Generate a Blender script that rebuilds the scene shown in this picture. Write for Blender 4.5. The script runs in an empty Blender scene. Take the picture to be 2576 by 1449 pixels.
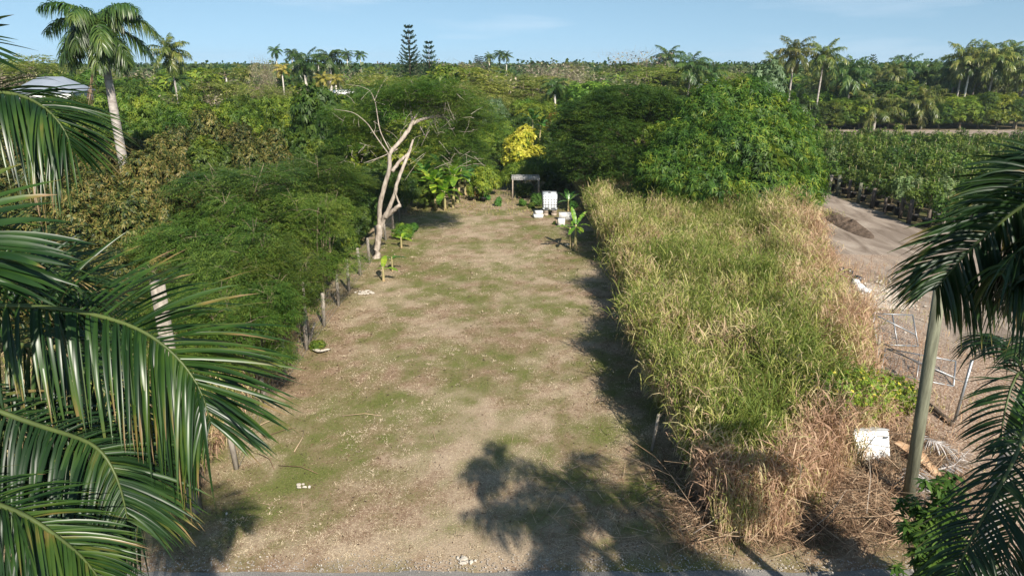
import bpy, math, random
import numpy as np
from mathutils import Vector, Matrix

# ------------------------------------------------------------ camera, sky, sun, exposure
SC = bpy.context.scene
COL = SC.collection
PITCH = math.atan2(724-163, 1700)
CH = 10.0
cam = bpy.data.cameras.new('camera')
cam.sensor_width = 36.0
cam.lens = 36.0*1700/2576
cam.clip_start = 0.1
cam.clip_end = 9000
co = bpy.data.objects.new('camera', cam)
co.location = (0, 0, CH)
co.rotation_euler = (math.pi/2-PITCH, 0, 0)
COL.objects.link(co)
SC.camera = co

SUN_DIR = Vector((.388, -.817, .716)).normalized()
w = bpy.data.worlds.new('World')
SC.world = w
w.use_nodes = True
nt = w.node_tree
nt.nodes.clear()
wo = nt.nodes.new('ShaderNodeOutputWorld')
bg = nt.nodes.new('ShaderNodeBackground')
sky = nt.nodes.new('ShaderNodeTexSky')
sky.sky_type = 'NISHITA'
sky.sun_disc = False
sky.sun_elevation = math.asin(SUN_DIR.z)
sky.sun_rotation = math.atan2(SUN_DIR.x, SUN_DIR.y)
sky.air_density = 1.0
sky.dust_density = 0.25
sky.ozone_density = 0.4
bg.inputs[1].default_value = 0.09
# look a little above the true horizon so that it stays blue, and tint towards the photograph's cyan
tcw = nt.nodes.new('ShaderNodeTexCoord'); va = nt.nodes.new('ShaderNodeVectorMath'); va.operation = 'ADD'; va.inputs[1].default_value = (0, 0, .22)
vn = nt.nodes.new('ShaderNodeVectorMath'); vn.operation = 'NORMALIZE'
nt.links.new(tcw.outputs['Generated'], va.inputs[0]); nt.links.new(va.outputs[0], vn.inputs[0]); nt.links.new(vn.outputs[0], sky.inputs[0])
mxw = nt.nodes.new('ShaderNodeMix'); mxw.data_type = 'RGBA'; mxw.blend_type = 'MULTIPLY'; mxw.inputs['Factor'].default_value = 1
mxw.inputs['B'].default_value = (1.0, 1.1, 1.0, 1)
nt.links.new(sky.outputs[0], mxw.inputs['A'])
# faint streaks of high cloud
cm = nt.nodes.new('ShaderNodeMapping'); cm.inputs['Scale'].default_value = (2.2, 2.2, 16); cn_ = nt.nodes.new('ShaderNodeTexNoise'); cn_.inputs['Scale'].default_value = 1.6; cn_.inputs['Detail'].default_value = 6
cr = nt.nodes.new('ShaderNodeMapRange'); cr.inputs['From Min'].default_value = .56; cr.inputs['From Max'].default_value = .82; cr.inputs['To Max'].default_value = .35
cx = nt.nodes.new('ShaderNodeMix'); cx.data_type = 'RGBA'; cx.inputs['B'].default_value = (6.5, 7.0, 7.6, 1)
nt.links.new(tcw.outputs['Generated'], cm.inputs[0]); nt.links.new(cm.outputs[0], cn_.inputs['Vector']); nt.links.new(cn_.outputs[0], cr.inputs['Value']); nt.links.new(cr.outputs[0], cx.inputs['Factor'])
nt.links.new(mxw.outputs['Result'], cx.inputs['A']); nt.links.new(cx.outputs['Result'], bg.inputs[0])
nt.links.new(bg.outputs[0], wo.inputs[0])

sl = bpy.data.lights.new('sun', 'SUN')
sl.energy = 5.0
sl.angle = math.radians(0.6)
sl.color = (1.0, 0.93, 0.82)
so = bpy.data.objects.new('sun', sl)
so.rotation_euler = SUN_DIR.to_track_quat('Z', 'Y').to_euler()
so.location = (20, -40, 60)
COL.objects.link(so)

SC.view_settings.view_transform = 'Standard'
SC.view_settings.look = 'None'
SC.view_settings.gamma = 1
SC.view_settings.exposure = 0.85
SC.render.engine = 'CYCLES'
SC.cycles.max_bounces = 6
SC.cycles.diffuse_bounces = 3
SC.cycles.transmission_bounces = 3
SC.cycles.use_denoising = True
SC.render.use_persistent_data = False

# ------------------------------------------------------------ helpers
CP, SP = math.cos(PITCH), math.sin(PITCH)
def ray(u, v):
    a, b = (u-1288)/1700., -(v-724)/1700.
    return np.array((a, CP+b*SP, -SP+b*CP))
def at(u, v, Y):
    d = ray(u, v); return np.array((0, 0, CH)) + d*(Y/d[1])
def gp(u, v, z=0.0):
    d = ray(u, v); return np.array((0, 0, CH)) + d*((z-CH)/d[2])
def depth(Y, z=3.0):
    return Y*CP+(CH-z)*SP
R0 = np.random.default_rng

def nrm(a):
    return a/np.maximum(np.linalg.norm(a, axis=-1, keepdims=True), 1e-9)

def vnoise(x, y, s, seed=0):
    """smooth value noise, numpy"""
    rs = R0(seed); g = rs.random((64, 64))
    X = np.asarray(x)/s+1000.3; Y = np.asarray(y)/s+1000.7
    xi = np.floor(X).astype(int); yi = np.floor(Y).astype(int)
    fx = X-xi; fy = Y-yi
    fx = fx*fx*(3-2*fx); fy = fy*fy*(3-2*fy)
    a = g[xi % 64, yi % 64]; b = g[(xi+1) % 64, yi % 64]
    c = g[xi % 64, (yi+1) % 64]; d = g[(xi+1) % 64, (yi+1) % 64]
    return (a*(1-fx)+b*fx)*(1-fy)+(c*(1-fx)+d*fx)*fy
def fbm(x, y, s, seed=0, o=4):
    t = 0; a = 1; n = 0
    for k in range(o):
        t = t+a*vnoise(x, y, s/2**k, seed+k); n += a; a *= .55
    return t/n

class MB:
    def __init__(s):
        s.v = []; s.q = []; s.t = []; s.n = 0; s.at = []
    def add(s, v, q=None, t=None, a=0.0):
        v = np.asarray(v, dtype=np.float32).reshape(-1, 3)
        if q is not None and len(q): s.q.append(np.asarray(q, dtype=np.int32).reshape(-1, 4)+s.n)
        if t is not None and len(t): s.t.append(np.asarray(t, dtype=np.int32).reshape(-1, 3)+s.n)
        s.v.append(v); s.n += len(v)
        aa = np.asarray(a, dtype=np.float32)
        s.at.append(np.full(len(v), float(a), np.float32) if aa.ndim == 0 else aa)
        return s
    def merge(s, o, M=None, off=None, sc=None):
        v = np.concatenate(o.v)
        if sc is not None: v = v*np.asarray(sc)
        if M is not None: v = v@np.array(M).T
        if off is not None: v = v+np.asarray(off)
        s.add(v, np.concatenate(o.q) if o.q else None, np.concatenate(o.t) if o.t else None, np.concatenate(o.at))
    def mesh(s, name, mat, smooth=False):
        me = bpy.data.meshes.new(name)
        v = np.concatenate(s.v) if s.v else np.zeros((0, 3), np.float32)
        q = np.concatenate(s.q) if s.q else np.zeros((0, 4), np.int32)
        t = np.concatenate(s.t) if s.t else np.zeros((0, 3), np.int32)
        me.vertices.add(len(v)); me.vertices.foreach_set('co', v.astype(np.float32).ravel())
        nl = len(q)*4+len(t)*3
        me.loops.add(nl)
        me.loops.foreach_set('vertex_index', np.concatenate([q.ravel(), t.ravel()]).astype(np.int32))
        me.polygons.add(len(q)+len(t))
        st = np.concatenate([np.arange(len(q))*4, len(q)*4+np.arange(len(t))*3]).astype(np.int32)
        me.polygons.foreach_set('loop_start', st)
        if smooth: me.polygons.foreach_set('use_smooth', np.ones(len(q)+len(t), dtype=bool))
        me.update(calc_edges=True)
        at_ = np.concatenate(s.at) if s.at else np.zeros(0, np.float32)
        if len(at_) and at_.any():
            A = me.attributes.new('tint', 'FLOAT', 'POINT'); A.data.foreach_set('value', at_.astype(np.float32))
        me.materials.append(mat)
        return me
    def build(s, name, mat, parent=None, smooth=False, loc=None):
        o = bpy.data.objects.new(name, s.mesh(name, mat, smooth)); COL.objects.link(o)
        if parent is not None: o.parent = parent
        if loc is not None: o.location = loc
        return o
    # shapes
    def box(s, c, d, rz=0.0, tilt=None, a=0.0, jit=0.0, seed=0):
        v = np.array([(x, y, z) for x in (-.5, .5) for y in (-.5, .5) for z in (-.5, .5)])*np.asarray(d)
        if jit: v = v+R0(seed).normal(0, jit, v.shape)
        M = np.array(Matrix.Rotation(rz, 3, 'Z'))
        if tilt is not None: M = M@np.array(Matrix.Rotation(tilt[1], 3, tilt[0]))
        v = v@M.T+np.asarray(c)
        q = [(0, 1, 3, 2), (4, 6, 7, 5), (0, 4, 5, 1), (2, 3, 7, 6), (0, 2, 6, 4), (1, 5, 7, 3)]
        return s.add(v, q, a=a)
    def tube(s, pts, rad, n=8, cap=True, a=0.0, wob=0.0, seed=0):
        pts = np.asarray(pts, float); m = len(pts)
        rad = np.full(m, float(rad)) if np.ndim(rad) == 0 else np.asarray(rad, float)
        T = nrm(np.gradient(pts, axis=0))
        ref = np.array((0, 0, 1.)) if abs(T[0][2]) < .9 else np.array((1., 0, 0))
        U = nrm(np.cross(T, ref)); V = np.cross(T, U)
        th = np.arange(n)*2*math.pi/n
        r = rad[:, None]*np.ones(n)[None]
        if wob: r = r*(1+R0(seed).normal(0, wob, r.shape))
        P = pts[:, None]+r[..., None]*(np.cos(th)[None, :, None]*U[:, None]+np.sin(th)[None, :, None]*V[:, None])
        i = np.arange(m-1)[:, None]*n; j = np.arange(n)[None]; k = (j+1) % n
        q = np.stack([i+j, i+k, i+n+k, i+n+j], -1).reshape(-1, 4)
        t = None; v = P.reshape(-1, 3)
        if cap:
            v = np.concatenate([v, pts[:1], pts[-1:]])
            t = [(m*n, (x+1) % n, x) for x in range(n)]+[(m*n+1, (m-1)*n+x, (m-1)*n+(x+1) % n) for x in range(n)]
        return s.add(v, q, t, a=a)
    def lathe(s, prof, c, n=14, a=0.0):
        prof = np.asarray(prof, float); m = len(prof); th = np.arange(n)*2*math.pi/n
        v = np.stack([prof[:, 0][:, None]*np.cos(th), prof[:, 0][:, None]*np.sin(th), prof[:, 1][:, None]*np.ones(n)], -1).reshape(-1, 3)+np.asarray(c)
        i = np.arange(m-1)[:, None]*n; j = np.arange(n)[None]; k = (j+1) % n
        return s.add(v, np.stack([i+j, i+k, i+n+k, i+n+j], -1).reshape(-1, 4), a=a)
    def rock(s, c, r, seed=0, n=3, a=0.0):
        """rough angular lump"""
        rg = R0(seed)
        m, k = 5, 8
        ph = np.linspace(0, math.pi, m+2)[1:-1]
        v = [(0, 0, 1.)]
        for p_ in ph:
            for t_ in range(k):
                th = (t_+.5*rg.random())*2*math.pi/k
                v.append((math.sin(p_)*math.cos(th), math.sin(p_)*math.sin(th), math.cos(p_)))
        v.append((0, 0, -1.)); v = np.array(v)*(.75+.5*rg.random((len(v), 1)))
        v = np.sign(v)*np.abs(v)**.8*np.asarray(r)+np.asarray(c)
        q = []; t = []
        for t_ in range(k):
            t.append((0, 1+t_, 1+(t_+1) % k)); b = 1+(m-1)*k; t.append((len(v)-1, b+(t_+1) % k, b+t_))
            for i in range(m-1):
                q.append((1+i*k+t_, 1+(i+1)*k+t_, 1+(i+1)*k+(t_+1) % k, 1+i*k+(t_+1) % k))
        return s.add(v, q, t, a=a)
    def blades(s, base, d, side, L, W, droop=0.3, nseg=2, fold=0.0, prof=None, a=0.0, down=(0, 0, -1), tip=None):
        """strips (N) bending under gravity; L, W, droop may be arrays"""
        base = np.asarray(base, float); N = len(base)
        if N == 0: return s
        d = nrm(np.broadcast_to(np.asarray(d, float), (N, 3))); side = nrm(np.broadcast_to(np.asarray(side, float), (N, 3)))
        L = np.broadcast_to(L, (N,))[:, None]; W = np.broadcast_to(W, (N,))[:, None]; dr = np.broadcast_to(droop, (N,))[:, None]
        K = nseg+1; out = []
        nrmv = nrm(np.cross(side, d))
        for k in range(K):
            t = k/nseg
            c = base+d*L*(t-.25*np.minimum(dr, 1.5)*t*t)+np.asarray(down)*dr*L*t*t*.9
            wv = (prof(t) if prof else max(.06, math.sin(math.pi*(.12+.88*t))**.7 if t > 0 else .45))
            h = side*W*.5*wv
            if fold:
                out += [c-h+nrmv*W*fold*wv, c, c+h+nrmv*W*fold*wv]
            else:
                out += [c-h, c+h]
        nv = 3 if fold else 2
        P = np.stack(out, 1)  # N, K*nv, 3
        b = (np.arange(N)*K*nv)[:, None]
        q = []
        for k in range(nseg):
            for j in range(nv-1):
                q.append(b+np.array([k*nv+j, k*nv+j+1, (k+1)*nv+j+1, (k+1)*nv+j])[None])
        q = np.stack(q, 1).reshape(-1, 4)
        aa = np.asarray(a)
        if tip is not None: aa = (np.asarray(tip)[:, None]*np.repeat((np.arange(K)/nseg)**4, nv)[None]+(aa[:, None] if aa.ndim else aa)).ravel()
        elif aa.ndim: aa = np.repeat(aa, K*nv)
        return s.add(P.reshape(-1, 3), q, a=aa)
    def dia(s, base, d, side, L, W, a=0.0, fold=0.12):
        """diamond leaves, one quad each"""
        base = np.asarray(base, float); N = len(base)
        if N == 0: return s
        d = nrm(np.broadcast_to(d, (N, 3))); side = nrm(np.broadcast_to(side, (N, 3)))
        L = np.broadcast_to(L, (N,))[:, None]; W = np.broadcast_to(W, (N,))[:, None]
        dn = np.array((0, 0, -1.))*L*fold
        P = np.stack([base, base+d*L*.45-side*W*.5, base+d*L+dn*2, base+d*L*.45+side*W*.5], 1)
        aa = np.asarray(a)
        if aa.ndim: aa = np.repeat(aa, 4)
        return s.add(P.reshape(-1, 3), np.arange(4*N).reshape(-1, 4), a=aa)

# ---- object bookkeeping
def tag(o, label, cat, group=None, kind=None):
    o['label'] = label; o['category'] = cat
    if group: o['group'] = group
    if kind: o['kind'] = kind
    return o
def struct(o, kind='structure', label=None):
    o['kind'] = kind
    if label: o['label'] = label
    return o
def thing(name, loc, label, cat, group=None, rz=0.0):
    o = bpy.data.objects.new(name, None); COL.objects.link(o)
    o.location = [float(c) for c in loc]; o.rotation_euler = (0, 0, rz)
    o.empty_display_size = .1
    return tag(o, label, cat, group)
def dup(root, loc, rz=0.0, sc=(1, 1, 1), label=None, group=None, mats=None):
    r = root.copy(); COL.objects.link(r); r.location = [float(c) for c in loc]; r.rotation_euler = (0, 0, rz); r.scale = sc
    if label: r['label'] = label
    if group: r['group'] = group
    for ch in root.children:
        c = ch.copy(); COL.objects.link(c); c.parent = r
        if mats and ch.name.split('.')[0] in mats:
            c.material_slots[0].link = 'OBJECT'; c.material_slots[0].material = mats[ch.name.split('.')[0]]
        for g in ch.children:
            d = g.copy(); COL.objects.link(d); d.parent = c
    return r
ORD = ['leftmost', 'second', 'third', 'fourth', 'fifth', 'sixth', 'seventh', 'eighth', 'ninth', 'tenth', 'eleventh', 'twelfth',
       'thirteenth', 'fourteenth', 'fifteenth', 'sixteenth', 'seventeenth', 'eighteenth', 'nineteenth', 'twentieth']
def ordinal(i):
    if i < 20: return ORD[i]
    tens = {2: 'twenty', 3: 'thirty', 4: 'forty', 5: 'fifty', 6: 'sixty'}[(i+1)//10]
    u = (i+1) % 10
    if u == 0: return {'twenty': 'twentieth', 'thirty': 'thirtieth', 'forty': 'fortieth', 'fifty': 'fiftieth', 'sixty': 'sixtieth'}[tens]
    return tens+'-'+['', 'first', 'second', 'third', 'fourth', 'fifth', 'sixth', 'seventh', 'eighth', 'ninth'][u]
def rank(i, n):
    if n == 1: return 'the only one'
    if i == 0: return 'leftmost'
    if i == n-1: return 'rightmost'
    return ordinal(i)+' from left'

# ------------------------------------------------------------ materials
def M_(name):
    m = bpy.data.materials.new(name); m.use_nodes = True
    return m, m.node_tree.nodes, m.node_tree.links, m.node_tree.nodes['Principled BSDF']
def ramp(N, stops, interp='LINEAR'):
    r = N.new('ShaderNodeValToRGB'); r.color_ramp.interpolation = interp
    e = r.color_ramp.elements
    while len(e) < len(stops): e.new(0.5)
    for x, (p_, c) in zip(e, stops): x.position = p_; x.color = (*c, 1) if len(c) == 3 else c
    return r
def leaf_mat(name, cols, rough=.5, trans=.27, spec=.22, patch=2.2, objvar=.25, jit=.5, tcol=(1.25, 1.5, .5), seed=0.0, wt=0.0, gain=1.05):
    """leaves: colours spread over a ramp driven by per-leaf random + clumpy noise"""
    m, N, Lk, P = M_(name)
    geo = N.new('ShaderNodeNewGeometry'); oi = N.new('ShaderNodeObjectInfo')
    tc = N.new('ShaderNodeTexCoord'); no = N.new('ShaderNodeTexNoise')
    no.inputs['Scale'].default_value = 1/patch; no.inputs['Detail'].default_value = 3
    ad = N.new('ShaderNodeVectorMath'); ad.operation = 'ADD'
    Lk.new(tc.outputs['Object'], ad.inputs[0])
    mu = N.new('ShaderNodeMath'); mu.operation = 'MULTIPLY'; mu.inputs[1].default_value = 37.0+seed
    Lk.new(oi.outputs['Random'], mu.inputs[0]); Lk.new(mu.outputs[0], ad.inputs[1]); Lk.new(ad.outputs[0], no.inputs['Vector'])
    # t = jit*(rand-.5) + (noise-.5)*1.7 + .5 (+ tint)
    a = N.new('ShaderNodeMath'); a.operation = 'MULTIPLY_ADD'; a.inputs[1].default_value = jit; a.inputs[2].default_value = .5-.5*jit-.85
    Lk.new(geo.outputs['Random Per Island'], a.inputs[0])
    b = N.new('ShaderNodeMath'); b.operation = 'MULTIPLY_ADD'; b.inputs[1].default_value = 1.7
    Lk.new(no.outputs[0], b.inputs[0]); Lk.new(a.outputs[0], b.inputs[2])
    t = b
    if wt:
        at_ = N.new('ShaderNodeAttribute'); at_.attribute_name = 'tint'
        t = N.new('ShaderNodeMath'); t.operation = 'MULTIPLY_ADD'; t.inputs[1].default_value = wt
        Lk.new(at_.outputs['Fac'], t.inputs[0]); Lk.new(b.outputs[0], t.inputs[2])
    n = len(cols); cols = [tuple(min(.85, x*gain) for x in c) for c in cols]
    r = ramp(N, [((i+.5)/n, c) for i, c in enumerate(cols)])
    Lk.new(t.outputs[0], r.inputs[0])
    hs = N.new('ShaderNodeHueSaturation')
    Lk.new(r.outputs[0], hs.inputs['Color'])
    mr = N.new('ShaderNodeMapRange'); mr.inputs['To Min'].default_value = 1-objvar; mr.inputs['To Max'].default_value = 1+objvar
    Lk.new(oi.outputs['Random'], mr.inputs['Value']); Lk.new(mr.outputs[0], hs.inputs['Value'])
    m2 = N.new('ShaderNodeMath'); m2.operation = 'MULTIPLY'; m2.inputs[1].default_value = 7.31
    fr = N.new('ShaderNodeMath'); fr.operation = 'FRACT'
    Lk.new(oi.outputs['Random'], m2.inputs[0]); Lk.new(m2.outputs[0], fr.inputs[0])
    mh = N.new('ShaderNodeMapRange'); mh.inputs['To Min'].default_value = .5-objvar*.07; mh.inputs['To Max'].default_value = .5+objvar*.05
    Lk.new(fr.outputs[0], mh.inputs['Value']); Lk.new(mh.outputs[0], hs.inputs['Hue'])
    Lk.new(hs.outputs[0], P.inputs['Base Color'])
    P.inputs['Roughness'].default_value = rough; P.inputs['Specular IOR Level'].default_value = spec
    tr = N.new('ShaderNodeBsdfTranslucent'); mx = N.new('ShaderNodeMixShader'); mx.inputs[0].default_value = trans
    tm = N.new('ShaderNodeMix'); tm.data_type = 'RGBA'; tm.blend_type = 'MULTIPLY'; tm.inputs['Factor'].default_value = 1
    Lk.new(hs.outputs[0], tm.inputs['A']); tm.inputs['B'].default_value = (*tcol, 1)
    Lk.new(tm.outputs['Result'], tr.inputs[0])
    Lk.new(P.outputs[0], mx.inputs[1]); Lk.new(tr.outputs[0], mx.inputs[2])
    Lk.new(mx.outputs[0], N['Material Output'].inputs[0])
    return m
def solid(name, c, rough=.7, spec=.3, c2=None, scale=6.0, bump=0.0, metal=0.0, stretch=(1, 1, 1), det=5, c3=None):
    m, N, Lk, P = M_(name)
    P.inputs['Roughness'].default_value = rough; P.inputs['Specular IOR Level'].default_value = spec; P.inputs['Metallic'].default_value = metal
    tc = N.new('ShaderNodeTexCoord'); mp = N.new('ShaderNodeMapping'); mp.inputs['Scale'].default_value = stretch
    no = N.new('ShaderNodeTexNoise'); no.inputs['Scale'].default_value = scale; no.inputs['Detail'].default_value = det; no.inputs['Roughness'].default_value = .65
    Lk.new(tc.outputs['Object'], mp.inputs[0]); Lk.new(mp.outputs[0], no.inputs['Vector'])
    c2 = c2 or tuple(x*.7 for x in c)
    st = [(.35, c2), (.65, c)] if c3 is None else [(.3, c2), (.5, c), (.7, c3)]
    r = ramp(N, st); Lk.new(no.outputs[0], r.inputs[0]); Lk.new(r.outputs[0], P.inputs['Base Color'])
    if bump:
        bu = N.new('ShaderNodeBump'); bu.inputs['Strength'].default_value = bump; bu.inputs['Distance'].default_value = .03
        Lk.new(no.outputs[0], bu.inputs['Height']); Lk.new(bu.outputs[0], P.inputs['Normal'])
    return m

# ------------------------------------------------------------ foliage materials
MT = {}
MT['mango'] = leaf_mat('mango_leaves', [(.022, .05, .009), (.042, .08, .012), (.074, .12, .016), (.16, .19, .022)], patch=1.6, jit=.45)
MT['bigmango'] = leaf_mat('large_mango_leaves', [(.022, .055, .009), (.042, .088, .012), (.074, .13, .016), (.17, .195, .022)], patch=1.4, jit=.55, gain=1.12)
MT['bright'] = leaf_mat('bright_leaves', [(.038, .086, .012), (.07, .132, .016), (.115, .18, .02), (.19, .235, .028)], patch=2.0)
MT['yellowgreen'] = leaf_mat('yellow_green_leaves', [(.055, .105, .014), (.1, .155, .018), (.16, .21, .022), (.26, .28, .03)], patch=1.2)
MT['dark'] = leaf_mat('dark_leaves', [(.018, .04, .009), (.03, .062, .011), (.05, .09, .015), (.085, .13, .02)], patch=1.5)
MT['bluegreen'] = leaf_mat('grey_green_leaves', [(.05, .08, .035), (.08, .12, .055), (.12, .17, .085), (.16, .22, .12)], patch=1.5)
MT['longan'] = leaf_mat('olive_brown_leaves', [(.018, .032, .009), (.04, .06, .012), (.07, .085, .017), (.11, .1, .025), (.16, .135, .038)], patch=.9, jit=1.0, trans=.2, tcol=(1.1, 1.1, .5))
MT['feather'] = leaf_mat('feathery_leaves', [(.036, .076, .015), (.062, .11, .02), (.095, .145, .024), (.14, .18, .035)], patch=1.3, trans=.35, jit=.5)
MT['featherdark'] = leaf_mat('dark_feathery_leaves', [(.02, .055, .013), (.034, .082, .017), (.055, .11, .02), (.085, .14, .026)], patch=1.3, trans=.3, jit=.5)
MT['featherdry'] = leaf_mat('airy_leaves', [(.045, .095, .016), (.07, .13, .02), (.105, .165, .026), (.15, .19, .04)], patch=1.6, trans=.35, jit=.7)
MT['olive'] = leaf_mat('olive_leaves', [(.095, .13, .028), (.16, .195, .042), (.23, .255, .058), (.32, .31, .11)], patch=1.6, jit=.8)
MT['drytwig'] = leaf_mat('dry_twigs', [(.17, .135, .1), (.26, .21, .15), (.33, .28, .2), (.26, .26, .12)], patch=1.2, jit=.8, trans=.1, tcol=(1, 1, 1))
MT['orange'] = leaf_mat('orange_flush_leaves', [(.03, .09, .013), (.06, .12, .014), (.22, .15, .03), (.34, .16, .04)], patch=1.0)
MT['yellow'] = leaf_mat('yellow_blossom', [(.14, .2, .02), (.34, .33, .03), (.47, .43, .045), (.58, .52, .1)], patch=1.0, jit=.6, tcol=(1, 1, .6))
MT['palm'] = leaf_mat('palm_leaflets', [(.022, .052, .012), (.038, .082, .016), (.062, .112, .022), (.11, .15, .035)], patch=1.2, rough=.38, spec=.5, jit=.6)
MT['coco'] = leaf_mat('coconut_leaflets', [(.04, .07, .013), (.08, .115, .02), (.15, .17, .035), (.3, .28, .09)], patch=1.8, rough=.35, spec=.5, jit=.5)
MT['paleyellow'] = leaf_mat('yellowing_palm_leaflets', [(.12, .13, .02), (.24, .22, .03), (.34, .28, .06), (.4, .32, .1)], patch=1.2, rough=.4, spec=.5)
MT['pine'] = leaf_mat('pine_needles', [(.012, .028, .012), (.02, .045, .018), (.03, .06, .022)], patch=1.5, trans=.1)
MT['nearpalm'] = leaf_mat('glossy_palm_leaflets', [(.015, .045, .009), (.028, .07, .012), (.045, .1, .016), (.08, .13, .02), (.22, .17, .05), (.3, .2, .1)], patch=.5, rough=.36, spec=.42, wt=1.0, jit=.5, trans=.2, objvar=.05, gain=.72)
MT['nearpalm2'] = leaf_mat('shaded_palm_leaflets', [(.01, .028, .008), (.016, .042, .01), (.028, .062, .013), (.05, .078, .016), (.16, .13, .04), (.24, .17, .08)], patch=.5, rough=.42, spec=.35, wt=1.0, jit=.5, trans=.15, objvar=.05, gain=1.0)
MT['banana'] = leaf_mat('banana_blade', [(.07, .17, .02), (.12, .24, .025), (.2, .32, .03), (.34, .42, .04)], patch=.9, rough=.35, spec=.5, trans=.45)
MT['bananadark'] = leaf_mat('banana_blade_dark', [(.03, .09, .015), (.05, .13, .02), (.07, .17, .03), (.12, .2, .03)], patch=.9, rough=.35, spec=.5, trans=.35)
MT['bush'] = leaf_mat('low_bush_leaves', [(.03, .09, .015), (.05, .14, .02), (.07, .18, .03), (.1, .2, .03)], patch=.5)
MT['nursery'] = leaf_mat('nursery_leaves', [(.028, .058, .011), (.05, .095, .015), (.085, .138, .022), (.15, .185, .035)], patch=.9, objvar=.35, jit=.7)
MT['nurserypale'] = leaf_mat('pale_nursery_leaves', [(.07, .11, .04), (.11, .16, .06), (.16, .21, .08), (.2, .24, .1)], patch=.9, objvar=.2, jit=.7)
MT['tallgrass'] = leaf_mat('tall_grass_blades', [(.10, .135, .024), (.18, .205, .04), (.30, .295, .085), (.46, .39, .21), (.47, .33, .22), (.33, .21, .14)], patch=1.6, jit=.6, trans=.3, tcol=(1.1, 1.1, .6), objvar=0, wt=1.0, rough=.6, spec=.2, gain=1.2)
MT['straw'] = leaf_mat('dead_straw', [(.12, .075, .045), (.22, .14, .08), (.33, .22, .13), (.42, .31, .2)], patch=.8, jit=1.1, trans=.1, tcol=(1, 1, 1), objvar=.1, rough=.7, spec=.2, wt=1.0)
MT['lawnblade'] = leaf_mat('lawn_blades', [(.06, .085, .02), (.1, .12, .032), (.2, .16, .09), (.31, .235, .155), (.5, .41, .29)], patch=2.0, jit=.5, trans=.2, tcol=(1, 1, .8), objvar=0, rough=.7, spec=.15, wt=1.0)
MT['bark'] = solid('bark', (.24, .195, .13), .9, .1, (.12, .09, .06), 8, .6, stretch=(1, 1, .4))
MT['palebark'] = solid('pale_bark', (.34, .285, .235), .9, .1, (.15, .122, .098), 7, .9, c3=(.44, .385, .33), stretch=(1, 1, .3), det=8)
MT['darkbark'] = solid('dark_bark', (.1, .075, .055), .95, .1, (.05, .04, .03), 8, .6)
MT['palmtrunk'] = solid('palm_trunk', (.42, .38, .34), .85, .15, (.22, .19, .17), 3, .3, stretch=(1, 1, 3))
MT['whitetrunk'] = solid('white_palm_trunk', (.62, .58, .52), .85, .15, (.4, .36, .32), 3, .3, stretch=(1, 1, 3))
MT['crownshaft'] = solid('crownshaft', (.12, .26, .03), .4, .4, (.07, .16, .03), 3)
MT['petiole'] = solid('petiole', (.075, .1, .026), .5, .35, (.05, .07, .02), 5)
MT['coir'] = solid('palm_fibre', (.22, .14, .07), .9, .1, (.1, .06, .035), 10)

def sph(rng, n):
    v = rng.normal(size=(n, 3)); return nrm(v)

# ------------------------------------------------------------ tree crowns
def clumps_for(rng, R, H, z0, n, flat=1.0, rr=(.34, .52), full=.62):
    """lobes of a crown: centres + radii"""
    C = []; Q = []
    for i in range(n):
        if i == 0: c = np.array((0, 0, .55)); r = .55
        else:
            th = rng.uniform(0, 2*math.pi)+i*2.4; rad = full*math.sqrt(rng.uniform(.15, 1)); zz = rng.uniform(.15, .86)
            sh = math.sqrt(max(.15, 1-((zz-.42)/.62)**2))
            c = np.array((rad*sh*math.cos(th), rad*sh*math.sin(th), zz)); r = rng.uniform(*rr)
        C.append((c[0]*R, c[1]*R, z0+c[2]*(H-z0))); Q.append((r*R, r*R, r*(H-z0)*.62*flat))
    return np.array(C), np.array(Q)
def surf(rng, C, Q, n, inner=.72, low=-.45, spread=.12):
    """points on the outside of the union of lobes + outward normals"""
    area = (Q[:, 0]*Q[:, 0]*.5+Q[:, 0]*Q[:, 2]*.5); p_ = area/area.sum()
    P = []; Nn = []; tot = 0
    while tot < n:
        k = rng.choice(len(C), n*2, p=p_); d = sph(rng, n*2)
        d = d[d[:, 2] > low]; k = k[:len(d)]
        rad = 1+rng.normal(0, spread, len(d))
        pt = C[k]+d*Q[k]*rad[:, None]
        e = np.linalg.norm((pt[:, None]-C[None])/Q[None], axis=2)
        e[np.arange(len(k)), k] = 9
        ok = e.min(axis=1) > inner if len(C) > 1 else np.ones(len(k), bool)
        ok &= pt[:, 2] > .05
        nn = nrm(d/Q[k]*Q[k].mean(1)[:, None])
        P.append(pt[ok]); Nn.append(nn[ok]); tot += ok.sum()
    return np.concatenate(P)[:n], np.concatenate(Nn)[:n]
def rosettes(mb, rng, P, Nn, k, L, W, out=.4, droop=.35, two=False, spread=1.0):
    """whorls of leaves, a star round the outward direction"""
    n = len(P); ax = nrm(Nn+sph(rng, n)*.45+np.array((0, 0, .25)))
    t1 = nrm(np.cross(ax, sph(rng, n))); t2 = np.cross(ax, t1)
    sc = rng.uniform(.65, 1.25, n)
    for j in range(k):
        th = j*2*math.pi/k*1.0+rng.uniform(-.35, .35, n); o = rng.uniform(out-.35, out+.35, n)[:, None]
        d = nrm(t1*np.cos(th)[:, None]+t2*np.sin(th)[:, None]+ax*o+np.array((0, 0, -1.))*droop*rng.uniform(.4, 1.5, n)[:, None])
        side = np.cross(d, ax+sph(rng, n)*.3)
        b = P+ax*(L*.3*rng.uniform(-1, 1, n))[:, None]
        if two: mb.blades(b, d, side, L*sc, W*sc, droop=.35, nseg=2)
        else: mb.dia(b, d, side, L*sc*rng.uniform(.8, 1.15, n), W*sc)
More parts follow.
